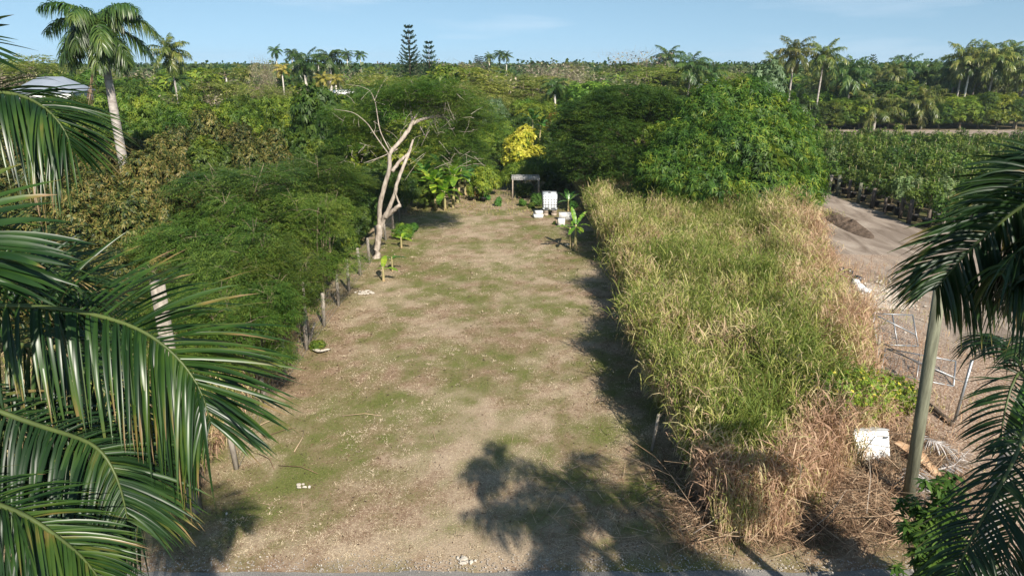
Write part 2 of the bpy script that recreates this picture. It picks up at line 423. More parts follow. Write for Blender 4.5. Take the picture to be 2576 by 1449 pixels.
def sprays(mb, rng, P, Nn, k, Ls, lw, lift=.15):
    """feathery twigs: rachis with thin leaflets each side, lying in flat layers"""
    n = len(P)
    az = np.arctan2(Nn[:, 1], Nn[:, 0])+rng.normal(0, .7, n)
    d = nrm(np.stack([np.cos(az), np.sin(az), rng.normal(lift, .25, n)], 1))
    s = nrm(np.cross(d, np.array((0, 0, 1.))+sph(rng, n)*.25))
    L = Ls*rng.uniform(.6, 1.3, n)
    for i in range(k):
        t = (i+.5)/k
        c = P+d*(L*t)[:, None]+np.array((0, 0, -.28))*(L*t*t)[:, None]
        for sg in (-1, 1):
            dd = nrm(d*.75+s*sg+sph(rng, n)*.25)
            ll = L*.42*math.sin(math.pi*(.2+.75*t))
            mb.dia(c, dd, np.cross(dd, np.array((0, 0, 1.))+sph(rng, n)*.3), ll, lw)
def limbs(mb, rng, C, H0, r0, base=(0, 0, 0), n=6, sides=6, lean=.15):
    """trunk forking towards the lobes"""
    base = np.asarray(base, float)
    top = base+np.array((rng.normal(0, lean), rng.normal(0, lean), H0))
    mb.tube([base-np.array((0, 0, .1)), base+(top-base)*.15, base+(top-base)*.5+rng.normal(0, .06, 3), top], [r0*1.5, r0*1.1, r0*.9, r0*.8], n=sides+1, wob=.05, seed=1)
    for c in C:
        m = top+(c-top)*.45+rng.normal(0, .25, 3)+np.array((0, 0, .1))
        q = np.array([top-(top-base)*.05, top+(m-top)*.5+rng.normal(0, .08, 3), m, m+(c-m)*.6+rng.normal(0, .12, 3), c+(c-m)*.3])
        mb.tube(q, [r0*.6, r0*.5, r0*.4, r0*.25, r0*.08], n=sides)

PROTO = {}
HIDE = []
def proto(key, crown, trunk, cmat, tmat):
    r = bpy.data.objects.new(key+'_tree', None)
    if trunk is not None:
        t = bpy.data.objects.new('trunk', trunk.mesh('trunk', MT[tmat])); t.parent = r
    c = bpy.data.objects.new('crown', crown.mesh('crown', MT[cmat])); c.parent = r
    PROTO[key] = r; return r
TNAME = {}
def put(key, x, y, R, H, label, cat, group, mat=None, rz=None, name=None, z=0.0, tmat=None):
    """place a copy of a prototype tree whose own size is R=3, H=6"""
    src = PROTO[key]; r = bpy.data.objects.new(name or 'tree', None); COL.objects.link(r)
    r.location = (float(x), float(y), float(z)); rng = random.Random(int(x*131+y*977))
    r.rotation_euler = (0, 0, rng.uniform(0, 6.28) if rz is None else rz)
    k = src.get('size', None) or (3, 6)
    r.scale = (R/k[0], R/k[0], H/k[1])
    for ch in src.children:
        c = ch.copy(); COL.objects.link(c); c.parent = r
        m = mat if ch.name.startswith(('crown', 'leaf')) else tmat
        if m: c.material_slots[0].link = 'OBJECT'; c.material_slots[0].material = MT[m]
    tag(r, label, cat, group)
    return r

def make_broad(key, seed, ncl, nros, k, L, W, cmat='mango', z0=.5, two=False, nl=None, tm='bark', droop=.35, inner=.74, H=6, R=3, rr=(.3, .46), low=-.45, core=True):
    rng = R0(seed); mb = MB(); C, Q = clumps_for(rng, R, H, z0, ncl, rr=rr)
    P, Nn = surf(rng, C, Q, nros, inner=inner, low=low)
    rosettes(mb, rng, P, Nn, k, L, W, two=two, droop=droop)
    # inner leaves so that the crown is not hollow
    P, Nn = surf(rng, C, Q*.72, int(nros*.35), inner=.3, low=-.8)
    rosettes(mb, rng, P, Nn, k, L*1.25, W*1.6, droop=droop)
    tb = MB(); limbs(tb, rng, C[:nl or 7], H*.25, .12*R/3)
    p_ = proto(key, mb, tb, cmat, tm); p_['size'] = (R, H); return p_
def make_feather(key, seed, ncl, nsp, Ls, lw, cmat='feather', z0=1.2, H=6, R=3, k=5, flat=.5, tm='bark', rr=(.3, .45), twigs=60):
    rng = R0(seed); mb = MB(); C, Q = clumps_for(rng, R, H, z0, ncl, flat=flat, rr=rr, full=.7)
    P, Nn = surf(rng, C, Q, nsp, inner=.55, low=-.35, spread=.2)
    sprays(mb, rng, P, Nn, k, Ls, lw)
    tb = MB(); limbs(tb, rng, C, H*.22, .09*R/3, sides=5)
    for i in range(twigs):
        a = C[rng.integers(len(C))]; d = sph(rng, 1)[0]*np.array((1, 1, .4)); L_ = R*.38
        q = [a, a+d*L_*.5+np.array((0, 0, .1)), a+d*L_+np.array((0, 0, .05))]
        tb.tube(q, [.02, .013, .006], n=3, cap=False)
    p_ = proto(key, mb, tb, cmat, tm); p_['size'] = (R, H); return p_
def make_bare(key, seed, n=260, H=6, R=2.6, leaf=.25):
    rng = R0(seed); mb = MB(); tb = MB()
    for i in range(9):
        th = rng.uniform(0, 6.28); top = np.array((math.cos(th)*R*.6*rng.random(), math.sin(th)*R*.6*rng.random(), H*rng.uniform(.65, .9)))
        b = np.array((rng.normal(0, .25), rng.normal(0, .25), 0)); m = (b+top)*.5+rng.normal(0, .25, 3)
        tb.tube([b, m, top], [.06, .04, .015], n=4, cap=False)
        for j in range(7):
            t = rng.uniform(.35, 1); c = b+(top-b)*t; d = nrm(sph(rng, 1)[0]+np.array((0, 0, .8)))
            tb.tube([c, c+d*.6+rng.normal(0, .1, 3), c+d*1.2+rng.normal(0, .2, 3)], [.02, .014, .006], n=3, cap=False)
    th = rng.uniform(0, 6.28, n*9); rr_ = R*np.sqrt(rng.random(n*9)); z = H*rng.beta(2.2, 1.6, n*9)
    P = np.stack([np.cos(th)*rr_*(.4+.6*z/H), np.sin(th)*rr_*(.4+.6*z/H), z], 1)
    d = nrm(sph(rng, len(P))+np.array((0, 0, .9)))
    mb.blades(P, d, np.cross(d, sph(rng, len(P))), rng.uniform(.3, .8, len(P)), .022, droop=.1, nseg=1)
    k = int(len(P)*leaf); Q = P[:k]; d = sph(rng, k)
    mb.dia(Q, d, np.cross(d, sph(rng, k)), .2, .1)
    p_ = proto(key, mb, tb, 'drytwig', 'bark'); p_['size'] = (R, H); return p_

for i in range(3): make_broad('mango%d' % i, 10+i, 24, 1050, 8, .3, .075, 'mango', rr=(.2, .33), inner=.85)
for i in range(3): make_broad('longan%d' % i, 20+i, 34, 1500, 8, .2, .075, 'longan', rr=(.17, .3), droop=.25, inner=.9, R=1.9)
for i in range(2): make_broad('far%d' % i, 30+i, 20, 460, 7, .45, .17, 'bright', rr=(.2, .34), inner=.85)
for i in range(2): make_broad('bigleaf%d' % i, 35+i, 12, 620, 8, .42, .15, 'dark', droop=.6)
for i in range(3): make_feather('feather%d' % i, 40+i, 20, 3000, .55, .036, 'feather', rr=(.2, .36), flat=.42)
for i in range(2): make_feather('airy%d' % i, 45+i, 11, 1300, .5, .04, 'featherdry', twigs=120)
for i in range(2): make_feather('farfeather%d' % i, 50+i, 12, 500, .9, .1, 'olive')
for i in range(3): make_bare('bare%d' % i, 60+i)
make_broad('bush0', 70, 7, 420, 8, .5, .18, 'bush', z0=0, H=6, R=3, low=-.9)
make_broad('bush1', 71, 9, 420, 8, .42, .12, 'bush', z0=0, H=6, R=3, low=-.9)

# ------------------------------------------------------------ palms
def frond_mesh(mb, rb, rng, pts, n=60, Ll=.7, Wl=.05, nseg=3, fold=0.0, up=(0, 0, 1), a_up=.15, a_var=.35, droop=.5, rr=.03, t0=.14, fwd=.6, left=1.0, right=1.0, side_a=None, dvar=.3, side_d=None, tips=False):
    """pinnate frond along pts; leaflets into mb, rachis into rb"""
    pts = np.asarray(pts, float)
    tt = np.linspace(0, 1, len(pts)); ts = np.linspace(0, 1, 24)
    from_ = np.stack([np.interp(ts, tt, pts[:, i]) for i in range(3)], 1)
    for _ in range(3): from_[1:-1] = (from_[:-2]+2*from_[1:-1]+from_[2:])/4
    if rb is not None: rb.tube(from_, rr*(1-.85*ts), n=5)
    u = np.linspace(t0, .995, n)
    for sg in (-1, 1):
        uu = np.clip(u+rng.normal(0, .006, n), t0, 1)
        c = np.stack([np.interp(uu, ts, from_[:, i]) for i in range(3)], 1)
        T = nrm(np.stack([np.interp(uu, ts, np.gradient(from_[:, i])) for i in range(3)], 1))
        S = nrm(np.cross(T, np.array(up, float)))*sg; U = np.cross(S, T)*sg
        U = np.where((U[:, 2:3] < 0), -U, U)
        base_a = a_up if side_a is None else side_a[0 if sg < 0 else 1]
        an = rng.normal(base_a*(1-(.85*u**1.5 if side_a is not None else 0)), a_var, n)[:, None]
        f = (fwd*(.4+1.2*uu))[:, None]
        d = nrm(S*np.cos(an)+U*np.sin(an)+T*f)
        env = np.sin(np.pi*np.clip(.18+.76*(uu-t0)/(1-t0), 0, 1))**.6
        L_ = Ll*env*rng.uniform(.85, 1.12, n)*(left if sg < 0 else right)
        sd = np.cross(d, U+rng.normal(0, .33, (n, 3)))
        mb.blades(c, d, sd, L_, Wl*(.5+.5*env), droop=(droop if side_d is None else side_d[0 if sg < 0 else 1])*rng.uniform(1-dvar, 1+dvar, n), nseg=nseg, fold=fold, a=-.3 if tips else 0.0, tip=(rng.random(n) < .45)*rng.uniform(.3, .9, n) if tips else None,
                  prof=lambda t: (.55+1.1*t if t < .35 else .93*(1-((t-.35)/.65)**2.2)+.03))
def arch(base, az, elev, L, sag, n=7, rng=None):
    """frond axis that leaves at elev and bends over"""
    t = np.linspace(0, 1, n); h = np.array((math.cos(az), math.sin(az), 0))
    ang = elev-sag*t**1.3
    dx = np.cumsum(np.cos(ang))/n*L; dz = np.cumsum(np.sin(ang))/n*L
    dx -= dx[0]; dz -= dz[0]
    return np.asarray(base)+h[None]*dx[:, None]+np.array((0, 0, 1))[None]*dz[:, None]
def make_palm(key, seed, H=6, nf=14, FL=3.0, n=26, Ll=.75, Wl=.09, nseg=2, mat='palm', tmat='palmtrunk', shaft=True, tr=.2, sag=(1.2, 2.0), el=(-.2, 1.35), lean=.0, droop=.7, dead=0):
    rng = R0(seed); cb = MB(); tb = MB()
    top = np.array((lean, lean*.3, H))
    z = np.linspace(0, 1, 9)
    tb.tube([(lean*t*t, lean*.3*t*t, H*t-.1) for t in z], [tr*(1.25 if t < .1 else 1.0-.25*t+.08*math.sin(t*3.1)) for t in z], n=9)
    if shaft: cb.tube([top-(0, 0, .1), top+(0, 0, .4), top+(0, 0, 1.1), top+(0, 0, 1.5)], [tr*.85, tr*.9, tr*.5, tr*.2], n=8)
    hub = top+np.array((0, 0, 1.3 if shaft else .1))
    for i in range(nf):
        az = i*2.399+rng.normal(0, .15); f = i/(nf-1); e = el[0]+(el[1]-el[0])*f**.8
        frond_mesh(cb, cb, rng, arch(hub, az, e, FL*rng.uniform(.85, 1.1), rng.uniform(*sag)), n=n, Ll=Ll, Wl=Wl, nseg=nseg, droop=droop, rr=.035)
    p_ = proto(key, cb, tb, mat, tmat); p_['size'] = (3, H); return p_
for i in range(2): make_palm('coco%d' % i, 80+i, mat='coco', shaft=False, nf=24, FL=4.4, n=44, Ll=1.05, Wl=.12, tr=.15, el=(-.7, 1.5), sag=(.7, 1.6), lean=.5, droop=.8)
for i in range(2): make_palm('royal%d' % i, 85+i, nf=17, FL=3.6, n=40, Ll=.85, Wl=.12, tmat='whitetrunk', tr=.24, el=(-.45, 1.4), sag=(.9, 1.8))
make_palm('lowpalm0', 88, H=1.5, nf=22, FL=4.8, n=46, Ll=1.1, Wl=.12, mat='coco', shaft=False, tr=.22, el=(.0, 1.5), sag=(.8, 1.6), lean=.1, droop=.8)

def palm_at(key, u, v, Y, s, label, cat, group, mat=None, name='palm_tree'):
    """palm whose crown centre projects to u, v at distance Y; s = crown scale"""
    c = at(u, v, Y); src = PROTO[key]; H = src['size'][1]
    r = bpy.data.objects.new(name, None); COL.objects.link(r)
    r.location = (float(c[0]), float(c[1]), 0); r.rotation_euler = (0, 0, random.Random(int(u*7+v)).uniform(0, 6.28))
    zc = max(1.2, c[2])
    for ch in src.children:
        k = ch.copy(); COL.objects.link(k); k.parent = r
        if ch.name.startswith('trunk'): k.scale = (s, s, zc/H)
        else:
            k.scale = (s, s, s); k.location = (0, 0, zc-H*s)
            if mat: k.material_slots[0].link = 'OBJECT'; k.material_slots[0].material = MT[mat]
    tag(r, label, cat, group)
    return r

# ------------------------------------------------------------ ground sheets
XL = lambda y: 4.45+(np.asarray(y)-13)*.036            # left foot of the tall grass
XR = lambda y: 10.1+(np.asarray(y)-15)*.33               # its right edge
def ground_mat():
    m, N, Lk, P = M_('orchard_soil'); P.inputs['Roughness'].default_value = .95; P.inputs['Specular IOR Level'].default_value = .1
    tc = N.new('ShaderNodeTexCoord'); a = N.new('ShaderNodeTexNoise'); a.inputs['Scale'].default_value = .25; a.inputs['Detail'].default_value = 9; a.inputs['Roughness'].default_value = .7
    Lk.new(tc.outputs['Object'], a.inputs['Vector'])
    r = ramp(N, [(.3, (.05, .065, .022)), (.45, (.085, .08, .035)), (.58, (.14, .105, .06)), (.72, (.22, .17, .11))])
    Lk.new(a.outputs[0], r.inputs[0]); Lk.new(r.outputs[0], P.inputs['Base Color'])
    return m
g = MB(); S = 5000
g.add([(-S, -200, 0), (S, -200, 0), (S, 2*S, 0), (-S, 2*S, 0)], [(0, 1, 2, 3)])
struct(g.build('ground', ground_mat()), label='dark leaf-strewn orchard ground reaching to the horizon')

def sheet(name, xs, ys, zf, mat, attrs=None, keep=None):
    X, Y = np.meshgrid(xs, ys); nx, ny = len(xs), len(ys)
    Z = zf(X, Y); v = np.stack([X, Y, Z], -1).reshape(-1, 3)
    i = np.arange(ny-1)[:, None]*nx; j = np.arange(nx-1)[None]
    q = np.stack([i+j, i+j+1, i+nx+j+1, i+nx+j], -1).reshape(-1, 4)
    if keep is not None:
        cx = v[q].mean(1); q = q[keep(cx[:, 0], cx[:, 1])]
    mb = MB(); mb.add(v, q); me = mb.mesh(name, mat, smooth=True)
    for k, f in (attrs or {}).items():
        A = me.attributes.new(k, 'FLOAT', 'POINT'); A.data.foreach_set('value', f(X, Y).astype(np.float32).ravel())
    o = bpy.data.objects.new(name, me); COL.objects.link(o); return o

# patches of the lawn as the photo shows them: (u, v, half width, half height, strength)
GREEN = [(1250, 920, 150, 50, .55), (850, 1060, 150, 50, .6), (740, 1200, 130, 80, .8), (600, 1260, 110, 60, .9), (1010, 1010, 120, 50, .5), (1500, 1090, 90, 60, .6), (1530, 930, 80, 50, .7),
         (1350, 560, 90, 30, .5), (1110, 560, 70, 30, .6), (1130, 870, 120, 40, .4), (1430, 630, 60, 30, .7), (1470, 1190, 110, 40, .7), (560, 1330, 150, 60, .6), (900, 1120, 160, 40, .4),
         (1270, 1130, 60, 30, .4), (1130, 1290, 60, 25, .4), (1150, 780, 70, 60, .4), (960, 860, 60, 60, .5), (1600, 1080, 60, 100, .4), (1000, 620, 60, 40, .5), (1060, 900, 80, 30, .5)]
DRY = [(1250, 1260, 260, 110, .8), (1050, 1390, 420, 60, .9), (1500, 700, 80, 30, .8), (1200, 560, 120, 60, .5), (1210, 640, 120, 50, .5), (1400, 990, 70, 30, .7), (1100, 830, 80, 70, .5), (1330, 760, 140, 40, .4),
       (1160, 1050, 110, 60, .6), (1330, 1060, 100, 40, .4), (900, 800, 60, 40, .6), (960, 740, 50, 40, .6), (1100, 1150, 120, 50, .6), (1620, 1370, 140, 40, .3), (1400, 1400, 200, 40, .4), (1300, 680, 90, 30, .5), (1450, 860, 50, 70, .4)]
BROWN = [(900, 960, 160, 35, .8), (1300, 720, 140, 25, .7), (1040, 1200, 110, 40, .6), (780, 960, 80, 40, .8), (950, 1290, 130, 50, .6), (1500, 740, 90, 25, .5), (1450, 1020, 80, 30, .5), (840, 860, 60, 30, .7), (1250, 1000, 160, 30, .4), (1560, 1250, 120, 60, .6), (1750, 1380, 150, 50, .9)]
def field(lst, X, Y):
    t = np.zeros_like(X, dtype=float)
    for u, v, ru, rv, s in lst:
        c = gp(u, v); a = gp(u+ru, v); b = gp(u, v-rv); b2 = gp(u, v+rv)
        rx = a[0]-c[0]; ry = np.where(Y > c[1], b[1]-c[1], c[1]-b2[1])
        wob = 1+.7*(fbm(X+u, Y+v, 1.6, 5)-.5)
        t += s*np.exp(-(((X-c[0])/rx)**2+((Y-c[1])/ry)**2)*wob*1.1)
    return t
def f_green(X, Y):
    n = fbm(X*.8, Y, 2.2, 3, 5); n2 = fbm(X, Y, .55, 9, 3)
    return np.clip(.47+field(GREEN, X, Y)*.34-.34*field(DRY, X, Y)-.3*field(BROWN, X, Y)+(n-.5)*1.1+(n2-.5)*1.5, 0, 1)
def f_dry(X, Y):
    n = fbm(X*.8, Y*1.1, 1.7, 13, 5); n2 = fbm(X, Y, .4, 19, 3)
    return np.clip(.4+field(DRY, X, Y)*.55-.45*field(BROWN, X, Y)-.2*field(GREEN, X, Y)+(n-.5)*1.6+(n2-.5)*1.4, 0, 1)
def lawn_mat():
    m, N, Lk, P = M_('mown_dry_lawn'); P.inputs['Roughness'].default_value = .95; P.inputs['Specular IOR Level'].default_value = .08
    tc = N.new('ShaderNodeTexCoord')
    def noise(sc, det=4, rough=.6, st=(1, 1, 1)):
        mp = N.new('ShaderNodeMapping'); mp.inputs['Scale'].default_value = st; Lk.new(tc.outputs['Object'], mp.inputs[0])
        n = N.new('ShaderNodeTexNoise'); n.inputs['Scale'].default_value = sc; n.inputs['Detail'].default_value = det; n.inputs['Roughness'].default_value = rough
        Lk.new(mp.outputs[0], n.inputs['Vector']); return n.outputs[0]
    def mix(a, b, f):
        x = N.new('ShaderNodeMix'); x.data_type = 'RGBA'
        for s, v in (('A', a), ('B', b)):
            if isinstance(v, tuple): x.inputs[s].default_value = (*v, 1)
            else: Lk.new(v, x.inputs[s])
        Lk.new(f, x.inputs['Factor']); return x.outputs['Result']
    def attr(n):
        a = N.new('ShaderNodeAttribute'); a.attribute_name = n; return a.outputs['Fac']
    def thr(v, n, k=1.1, lo=.3, hi=.62):
        a = N.new('ShaderNodeMath'); a.operation = 'MULTIPLY_ADD'; a.inputs[1].default_value = k; Lk.new(n, a.inputs[0]); Lk.new(v, a.inputs[2])
        b = N.new('ShaderNodeMapRange'); b.inputs['From Min'].default_value = lo+k*.5; b.inputs['From Max'].default_value = hi+k*.5; Lk.new(a.outputs[0], b.inputs['Value']); return b.outputs[0]
    n1 = noise(9, 5, .7); n2 = noise(22, 4, .7); n3 = noise(1.2, 5, .6); n4 = noise(60, 3, .6, (1, .6, 1))
    soil = ramp(N, [(.3, (.145, .092, .062)), (.5, (.225, .15, .1)), (.7, (.3, .21, .15))]); Lk.new(n1, soil.inputs[0])
    tan = ramp(N, [(.3, (.235, .175, .122)), (.5, (.345, .265, .187)), (.72, (.46, .365, .27))]); Lk.new(n2, tan.inputs[0])
    grn = ramp(N, [(.3, (.075, .085, .024)), (.5, (.115, .13, .034)), (.7, (.19, .18, .07))]); Lk.new(n2, grn.inputs[0])
    c = mix(soil.outputs[0], tan.outputs[0], thr(attr('dry'), n1, 1.6, .1, .85))
    c = mix(c, grn.outputs[0], thr(attr('green'), n2, 1.9, .05, .95))
    dk = ramp(N, [(.33, (.55, .5, .45)), (.5, (1, 1, 1))]); Lk.new(n4, dk.inputs[0])
    mu = N.new('ShaderNodeMix'); mu.data_type = 'RGBA'; mu.blend_type = 'MULTIPLY'; mu.inputs['Factor'].default_value = .4
    Lk.new(c, mu.inputs['A']); Lk.new(dk.outputs[0], mu.inputs['B']); Lk.new(mu.outputs['Result'], P.inputs['Base Color'])
    bu = N.new('ShaderNodeBump'); bu.inputs['Strength'].default_value = .7; bu.inputs['Distance'].default_value = .03
    Lk.new(n2, bu.inputs['Height']); Lk.new(bu.outputs[0], P.inputs['Normal'])
    return m
LAWN_Z = lambda X, Y: .02+.05*fbm(X, Y, 3.0, 31, 3)
lawn = sheet('lawn', np.arange(-11, 9.6, .2), np.arange(11.3, 58, .25), LAWN_Z, lawn_mat(), {'green': f_green, 'dry': f_dry})
struct(lawn, label='mown strip of dry tan and green grass running away from the road')

# dirt yard and track on the right
TRACK_Z = lambda X, Y: .045+.05*fbm(X, Y, 4.0, 41, 3)+.02*np.sin(X*2.2+Y*.15)*np.exp(-((X-20)/4)**2)
def track_keep(x, y):
    e = XR(y)+.2+1.6*(vnoise(x, y, 1.5, 7)-.5)
    return (x > np.maximum(e, 7.2)) & ((x < 25.6+.8*vnoise(x, y, 1.1, 8)) | (y < 41.2)) | ((y > 86) & (y < 111) & (x > 22))
def track_mat():
    m, N, Lk, P = M_('dirt_track'); P.inputs['Roughness'].default_value = .95; P.inputs['Specular IOR Level'].default_value = .08
    tc = N.new('ShaderNodeTexCoord')
    mp = N.new('ShaderNodeMapping'); mp.inputs['Scale'].default_value = (1, .28, 1); mp.inputs['Rotation'].default_value = (0, 0, .25); Lk.new(tc.outputs['Object'], mp.inputs[0])
    a = N.new('ShaderNodeTexNoise'); a.inputs['Scale'].default_value = .9; a.inputs['Detail'].default_value = 8; a.inputs['Roughness'].default_value = .65; a.inputs['Distortion'].default_value = .6; Lk.new(mp.outputs[0], a.inputs['Vector'])
    b = N.new('ShaderNodeTexNoise'); b.inputs['Scale'].default_value = 14; b.inputs['Detail'].default_value = 5; b.inputs['Roughness'].default_value = .7; Lk.new(tc.outputs['Object'], b.inputs['Vector'])
    at_ = N.new('ShaderNodeAttribute'); at_.attribute_name = 'leafy'
    r = ramp(N, [(.3, (.125, .095, .072)), (.45, (.2, .158, .125)), (.55, (.265, .215, .172)), (.7, (.345, .29, .238))]); Lk.new(a.outputs[0], r.inputs[0])
    l = ramp(N, [(.35, (.13, .08, .055)), (.5, (.25, .17, .12)), (.58, (.40, .31, .23)), (.7, (.58, .5, .42))]); Lk.new(b.outputs[0], l.inputs[0])
    s = N.new('ShaderNodeMath'); s.operation = 'MULTIPLY_ADD'; s.inputs[1].default_value = 1.2; Lk.new(b.outputs[0], s.inputs[0]); Lk.new(at_.outputs['Fac'], s.inputs[2])
    mr = N.new('ShaderNodeMapRange'); mr.inputs['From Min'].default_value = .8; mr.inputs['From Max'].default_value = 1.3; Lk.new(s.outputs[0], mr.inputs['Value'])
    x = N.new('ShaderNodeMix'); x.data_type = 'RGBA'; Lk.new(mr.outputs[0], x.inputs['Factor']); Lk.new(r.outputs[0], x.inputs['A']); Lk.new(l.outputs[0], x.inputs['B'])
    Lk.new(x.outputs['Result'], P.inputs['Base Color'])
    bu = N.new('ShaderNodeBump'); bu.inputs['Strength'].default_value = .6; bu.inputs['Distance'].default_value = .04; Lk.new(b.outputs[0], bu.inputs['Height']); Lk.new(bu.outputs[0], P.inputs['Normal'])
    return m
def f_leafy(X, Y):
    n = fbm(X, Y, 2.0, 23, 4)
    return np.clip(1.25*np.exp(-np.maximum(X-XR(Y), 0)/2.2)+.9*np.exp(-((X-14.5)/3)**2-((Y-19.5)/3.5)**2)+(n-.5)*1.2, 0, 1)*(Y < 36)
tr = sheet('dirt_track', np.arange(6.8, 96, .3), np.arange(11.3, 112, .3), TRACK_Z, track_mat(), {'leafy': f_leafy}, track_keep)
struct(tr, label='pale grey-brown dirt track beside the nursery rows')

# road along the bottom
m, N, Lk, P = M_('worn_asphalt'); P.inputs['Roughness'].default_value = .9
tc = N.new('ShaderNodeTexCoord'); a = N.new('ShaderNodeTexNoise'); a.inputs['Scale'].default_value = 40; a.inputs['Detail'].default_value = 4; Lk.new(tc.outputs['Object'], a.inputs['Vector'])
b = N.new('ShaderNodeTexNoise'); b.inputs['Scale'].default_value = 1.5; b.inputs['Detail'].default_value = 6; Lk.new(tc.outputs['Object'], b.inputs['Vector'])
r1 = ramp(N, [(.35, (.13, .12, .11)), (.6, (.22, .205, .185)), (.75, (.36, .33, .3))]); Lk.new(a.outputs[0], r1.inputs[0])
r2 = ramp(N, [(.35, (.75, .75, .75)), (.65, (1, 1, 1))]); Lk.new(b.outputs[0], r2.inputs[0])
mu = N.new('ShaderNodeMix'); mu.data_type = 'RGBA'; mu.blend_type = 'MULTIPLY'; mu.inputs['Factor'].default_value = 1
Lk.new(r1.outputs[0], mu.inputs['A']); Lk.new(r2.outputs[0], mu.inputs['B']); Lk.new(mu.outputs['Result'], P.inputs['Base Color'])
rd = MB(); xs = np.arange(-40, 40.01, .12); e = 11.44+.16*(fbm(xs, xs*0, 1.3, 3, 4)-.5)*2-.012*xs*0
v = np.concatenate([np.stack([xs, e, np.full_like(xs, .078)], 1), np.stack([xs, e*0+4.5, np.full_like(xs, .09)], 1)])
n = len(xs); i = np.arange(n-1)
rd.add(v, np.stack([i, n+i, n+i+1, i+1], 1))
struct(rd.build('road', m), label='grey worn asphalt road edge')
# gravelly shoulder between asphalt and grass
sh = MB(); rg = R0(5); n = 2600
x = rg.uniform(-9, 12, n); y = 11.5+np.abs(rg.normal(0, .25, n))-.12
for k in range(0): pass
d = sph(rg, n); d[:, 2] *= .3
sh.dia(np.stack([x, y, LAWN_Z(x, y)+.06], 1), d, np.cross(d, (0, 0, 1.)+sph(rg, n)*.3), rg.uniform(.015, .05, n), rg.uniform(.015, .04, n))
struct(sh.build('gravel', solid('gravel_chips', (.45, .41, .36), .9, .1, (.25, .21, .18), 20)), 'stuff', 'small pale gravel chips along the asphalt edge')

# ------------------------------------------------------------ lawn blades and straw tufts
rg = R0(77)
def lawn_points(n, ymin=11.75, ymax=56, p=1.4):
    y = ymin*(1-rg.random(n)*(1-(ymin/ymax)**p))**(-1/p)
    return rg.uniform(-7.8, 5.6, n), y
n = 170000; x, y = lawn_points(n)
ok = x < XL(y)+.4; x, y = x[ok], y[ok]; n = len(x)
G = f_green(x, y); D = f_dry(x, y)
th = rg.uniform(0, 6.28, n); up = rg.uniform(.1, .9, n)
d = np.stack([np.cos(th), np.sin(th), up], 1)
sc = np.clip(y/16, .8, 2.2)
t = np.clip(.33-.55*G+.28*D+rg.normal(0, .08, n), -.5, .42)
gb = MB(); gb.dia(np.stack([x, y, LAWN_Z(x, y)-.005], 1), d, np.cross(d, (0, 0, 1.)+sph(rg, n)*.5), rg.uniform(.03, .085, n)*sc**.5, rg.uniform(.006, .013, n)*sc, a=t)
# tufts
n = 2000; x, y = lawn_points(n, 11.8, 55, 1.2); G = f_green(x, y)
cl = fbm(x, y, 2.5, 51, 3)
ok = (x < XL(y)-.1) & (rg.random(n) < np.clip((cl-.42)*6, .08, 1)); x, y = x[ok], y[ok]; n = len(x)
k = 13; X = np.repeat(x, k)+rg.normal(0, .045, n*k); Y = np.repeat(y, k)+rg.normal(0, .045, n*k)
th = rg.uniform(0, 6.28, n*k); d = np.stack([np.cos(th), np.sin(th), rg.uniform(.2, 1.2, n*k)], 1)
s_ = np.repeat(rg.uniform(.5, 1.25, n), k)
gb.dia(np.stack([X, Y, LAWN_Z(X, Y)], 1), d, np.cross(d, (0, 0, 1.)+sph(rg, n*k)*.4), rg.uniform(.06, .13, n*k)*s_, .016*np.clip(Y/18, .9, 1.8), a=.46+rg.normal(0, .1, n*k))
# fallen leaves and bits of litter
n = 9000; x, y = lawn_points(n, 11.7, 50, 1.2)
pz = np.clip(.12+.9*np.exp(-np.abs(x-XL(y)+.3)/1.3)+.7*np.exp(-np.abs(x+7.3)/.9)+.4*(f_dry(x, y) < .2), 0, 1); ok = rg.random(n) < pz; x, y = x[ok], y[ok]; n = len(x)
d = sph(rg, n); d[:, 2] *= .25
lb_ = MB(); lb_.dia(np.stack([x, y, LAWN_Z(x, y)+.02], 1), d, np.cross(d, (0, 0, 1.)+sph(rg, n)*.4), rg.uniform(.04, .13, n)*np.clip(y/20, .8, 1.6), rg.uniform(.02, .05, n)*np.clip(y/20, .8, 1.6))
struct(lb_.build('leaf_litter', leaf_mat('leaf_litter', [(.05, .032, .022), (.1, .06, .035), (.17, .11, .065), (.26, .19, .12)], trans=.05, objvar=0, patch=1.0, jit=1.0)), 'stuff', 'brown fallen leaves and plant scraps on the mown strip')
struct(gb.build('grass', MT['lawnblade']), 'stuff', 'short mown grass with pale straw tufts on the open strip')

# loose stalks lying about
st = MB(); n = 420; u = rg.random(n)
x = np.where(u < .65, rg.uniform(.5, 4.6, n), rg.uniform(-7, 4, n)); y = np.where(u < .65, rg.uniform(11.9, 15.5, n), rg.uniform(12, 40, n))
th = rg.uniform(0, 6.28, n); d = np.stack([np.cos(th), np.sin(th), rg.normal(0.02, .05, n)], 1)
st.blades(np.stack([x, y, LAWN_Z(x, y)+.03], 1), d, np.cross(d, (0, 0, 1.)), rg.uniform(.2, .9, n), .014, droop=rg.uniform(0, .02, n), nseg=2, a=.15)
for (u, v, u2, v2) in ((660, 1100, 745, 1075), (700, 1170, 800, 1190), (740, 1135, 765, 1080), (620, 1085, 700, 1050), (650, 1140, 690, 1180), (860, 1045, 960, 1045)):
    a, b = gp(u, v, .08), gp(u2, v2, .1); mm = (a+b)/2+np.array((.08, .05, .05)); st.tube([a, mm, b], [.012, .01, .006], n=4, a=.3)
struct(st.build('loose_straw', MT['straw']), 'stuff', 'loose dry stalks lying on the mown grass')

